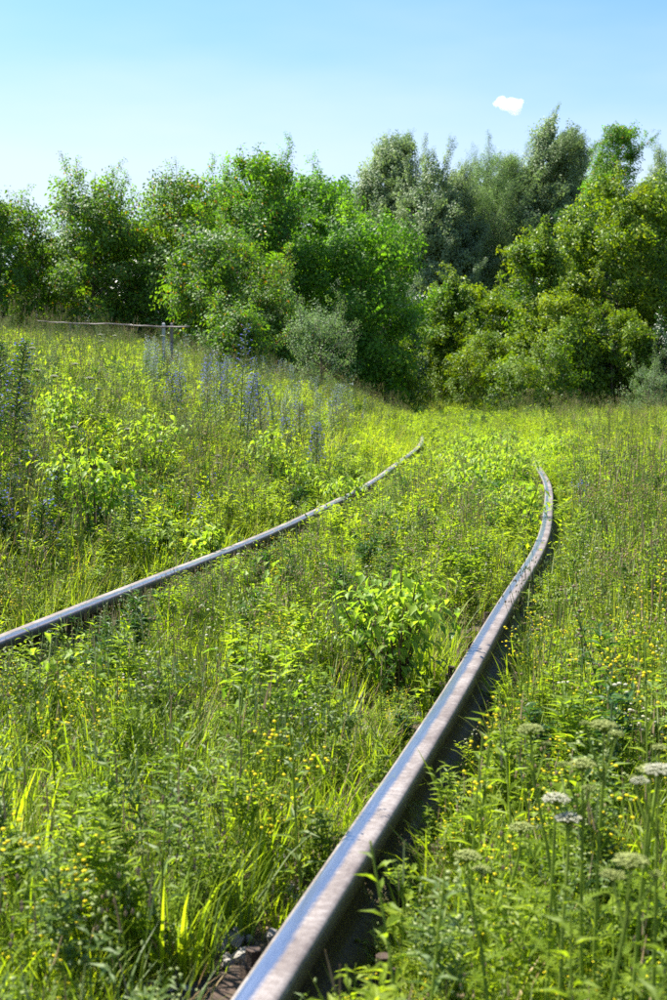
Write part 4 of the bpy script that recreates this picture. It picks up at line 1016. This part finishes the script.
# far white umbels and pale heads on the bank
UB = [(40, 347, 11), (52, 375, 10), (75, 363, 12), (37, 369, 10.5), (93, 388, 9), (87, 377, 10), (117, 335, 16), (100, 334, 15), (216, 455, 9), (226, 462, 9), (134, 428, 9), (170, 440, 8.5), (82, 426, 7), (160, 335, 17), (108, 340, 15)]
UL = ['white umbel in the tall grass, upper of the leftmost pair', 'white umbel above the yellow seedling at far left', 'wide flat white umbel right of the upper left pair', 'white umbel low in the leftmost pair', 'white umbel right of the yellow seedling', 'bright white umbel atop the yellow seedling', 'small white umbel near the wire, right one', 'small white umbel near the wire, middle one',
      'bright white flower half way up the bank, left of a pair', 'bright white flower half way up the bank, right of a pair', 'small white flower head on the bank below the wire', 'round white flower head on the bank below the post', 'drooping white flower head in the yellow seedling patch', 'pale umbel beside the fence post', 'small white umbel near the wire, left one']
for i, (px, py, d) in enumerate(UB):
    (x, y), zt = along(px, py, d); H = max(.35, zt - gz(x, y)); make_yarrow(UL[i], (x, y), H, 1, 300 + i, 'white', group='white umbels on the bank', size=.030 if d > 9 else .02)

# ------------------------------------------------------------------ single weeds in front of everything
def make_weed(label, loc, H, seed, group='tall single weeds near the camera', lm='forb', ll=.07, lw=.012, fl=None, n=22, lean=.1, name='tall_weed'):
    rnd = random.Random(seed); x, y = loc; root = empty(name, (x, y, gz(x, y)), rnd.uniform(0, 6.28)); tag(root, label, 'weed', group)
    g = G(); tp = lambda t: Vector((lean * H * t * t, .03 * H * math.sin(t * 4), H * t)); tube(g, [tp(t) for t in (0, .25, .5, .75, 1)], .003, .0015, 5); g.build('stem', M['stem'], root)
    lf = G()
    for i in range(n):
        t = .05 + .93 * i / n; az = i * 2.4
        leaf(lf, tp(t), (math.cos(az), math.sin(az), rnd.uniform(.3, 1.0)), ll * rnd.uniform(.7, 1.1) * (1.15 - .6 * t), lw * (1.15 - .5 * t), droop=.3)
    lf.build('leaves', M[lm], root, kind='stuff')
    if fl:
        f = G()
        for q in range(16): blob(f, tp(rnd.uniform(.75, 1.02)) + Vector((rnd.uniform(-.025, .025), rnd.uniform(-.025, .025), 0)), rnd.uniform(.0022, .0042), .8, 0, 6)
        f.build('flowers', M[fl], root, kind='stuff')
WD = [(488, 700, 2.6, 'forb', 'yellow', 'branching weed with yellow flowers right of the rail, near its middle'), (470, 735, 2.4, 'forb', 'yellow', 'yellow-flowered weed leaning against the dark side of the rail'),
      (393, 850, 1.75, 'forb', None, 'thin twining weed crossing in front of the near rail'), (245, 620, 3.2, 'grass_blue', None, 'tall thin weed between the rails, left of the bushy sapling'),
      (302, 715, 2.6, 'grass_blue', 'palegreen', 'slender budding weed left of the near rail'), (160, 760, 2.3, 'grass_blue', 'palegreen', 'slender budding weed low at the left'),
      (520, 690, 2.5, 'forb', None, 'straight bare-topped weed in the right meadow near the camera'), (640, 640, 2.6, 'forb', 'yellow', 'yellow-flowered weed near the right edge, half way up'),
      (580, 590, 4, 'grass_blue', 'palegreen', 'grey budding weed in the right meadow beyond the yarrow'), (655, 560, 4.5, 'forb', 'yellow', 'yellow-topped weed at the right edge beyond the yarrow'),
      (60, 700, 2.9, 'forb', 'yellow', 'yellow-flowered weed in front of the left end of the left rail'), (440, 865, 1.8, 'grass_blue', 'palegreen', 'pale budding weed beside the near rail at the bottom'),
      (650, 900, 1.35, 'forb', None, 'large blurred leafy weed in the bottom right corner'), (560, 900, 1.5, 'forb', None, 'leafy weed below the double cream yarrow'), (620, 640, 3.4, 'forb', 'yellow', 'yellow-flowered weed above the highest yarrow')]
for i, (px, py, d, lm, fl, lb) in enumerate(WD):
    (x, y), zt = along(px, py, d); make_weed(lb, (x, y), max(.15, zt - gz(x, y)), 400 + i, None if False else 'tall single weeds near the camera', lm, fl=fl, lean=U(-.12, .12), n=26)

# ------------------------------------------------------------------ old pipe fence behind the bank crest
def make_fence():
    d = 21.0
    (x0, _), z0 = along(38, 321, d); (x1, _), z1 = along(190, 327, d)
    root = empty('pipe_fence', (x0, d, z0), 0); tag(root, 'old rusty pipe fence with whitish post behind the bank crest', 'fence')
    g = G(); n = 24; pts = [((x1 - x0) * i / n, .05 * math.sin(i), (z1 - z0) * i / n - .014 * abs(math.sin(math.pi * i / 12)) + .003 * math.sin(i * 1.9)) for i in range(n + 1)]
    tube(g, pts, .008, .013, 8, cap=True); g.build('pipe', M['pipe'], root, smooth=True)
    for px, w, m in ((163, .03, 'postpaint'), (171, .025, 'pipe'), (69, .016, 'pipe')):
        (xx, _), zz = along(px, 324, d); zg = gz(xx, d); g = G(); box(g, (0, 0, (zg - zz) / 2 + .01), (w * 1.5, w * 1.4, zz - zg + .02), bev=.01)
        o = g.build('post', M[m], root); o.location = (xx - x0, .075, zz - z0)
make_fence()

# ------------------------------------------------------------------ the one small cloud
def make_cloud():
    d = 1500.0; (x, y), z = along(509, 105, d)
    g = G(); k = d / F
    bm_ = [(0, 0, 6.5), (-8, 3, 5.5), (7, -1, 6.5), (-5, -1, 5), (4, -6, 5.5), (12, 3, 3), (3, 3, 5), (-12, 1.5, 3.2), (8, -6, 4.5), (17, 1.5, 1.1), (20, 1.2, .9), (-16, 1.2, .9)]
    rnd = random.Random(4)
    import bmesh
    b = bmesh.new()
    for (cx_, cz_, r) in bm_:
        bmesh.ops.create_icosphere(b, subdivisions=3, radius=r * k, matrix=Matrix.Translation((cx_ * k, rnd.uniform(-3, 3) * k, cz_ * k)))
    me = bpy.data.meshes.new('cloud'); b.to_mesh(me); b.free()
    o = link_mesh('cloud', me); o.location = (x, y, z)
    rm = o.modifiers.new('merge', 'REMESH'); rm.mode = 'VOXEL'; rm.voxel_size = 1.2
    tx = bpy.data.textures.new('cloud_lumps', 'CLOUDS'); tx.noise_scale = 7.0; tx.noise_depth = 3
    dm = o.modifiers.new('lumps', 'DISPLACE'); dm.texture = tx; dm.strength = 3.4; dm.mid_level = .5
    r2 = o.modifiers.new('clean', 'REMESH'); r2.mode = 'VOXEL'; r2.voxel_size = .8
    m, t = newmat('cloud_vapour'); v = N(t, 'ShaderNodeVolumePrincipled'); v.inputs['Color'].default_value = (1, 1, 1, 1)
    v.inputs['Density'].default_value = .10; v.inputs['Anisotropy'].default_value = 0
    ou = N(t, 'ShaderNodeOutputMaterial'); t.links.new(v.outputs[0], ou.inputs[1]); me.materials.append(m)
    tag(o, 'small bright white cloud alone in the blue sky', 'cloud')
make_cloud()
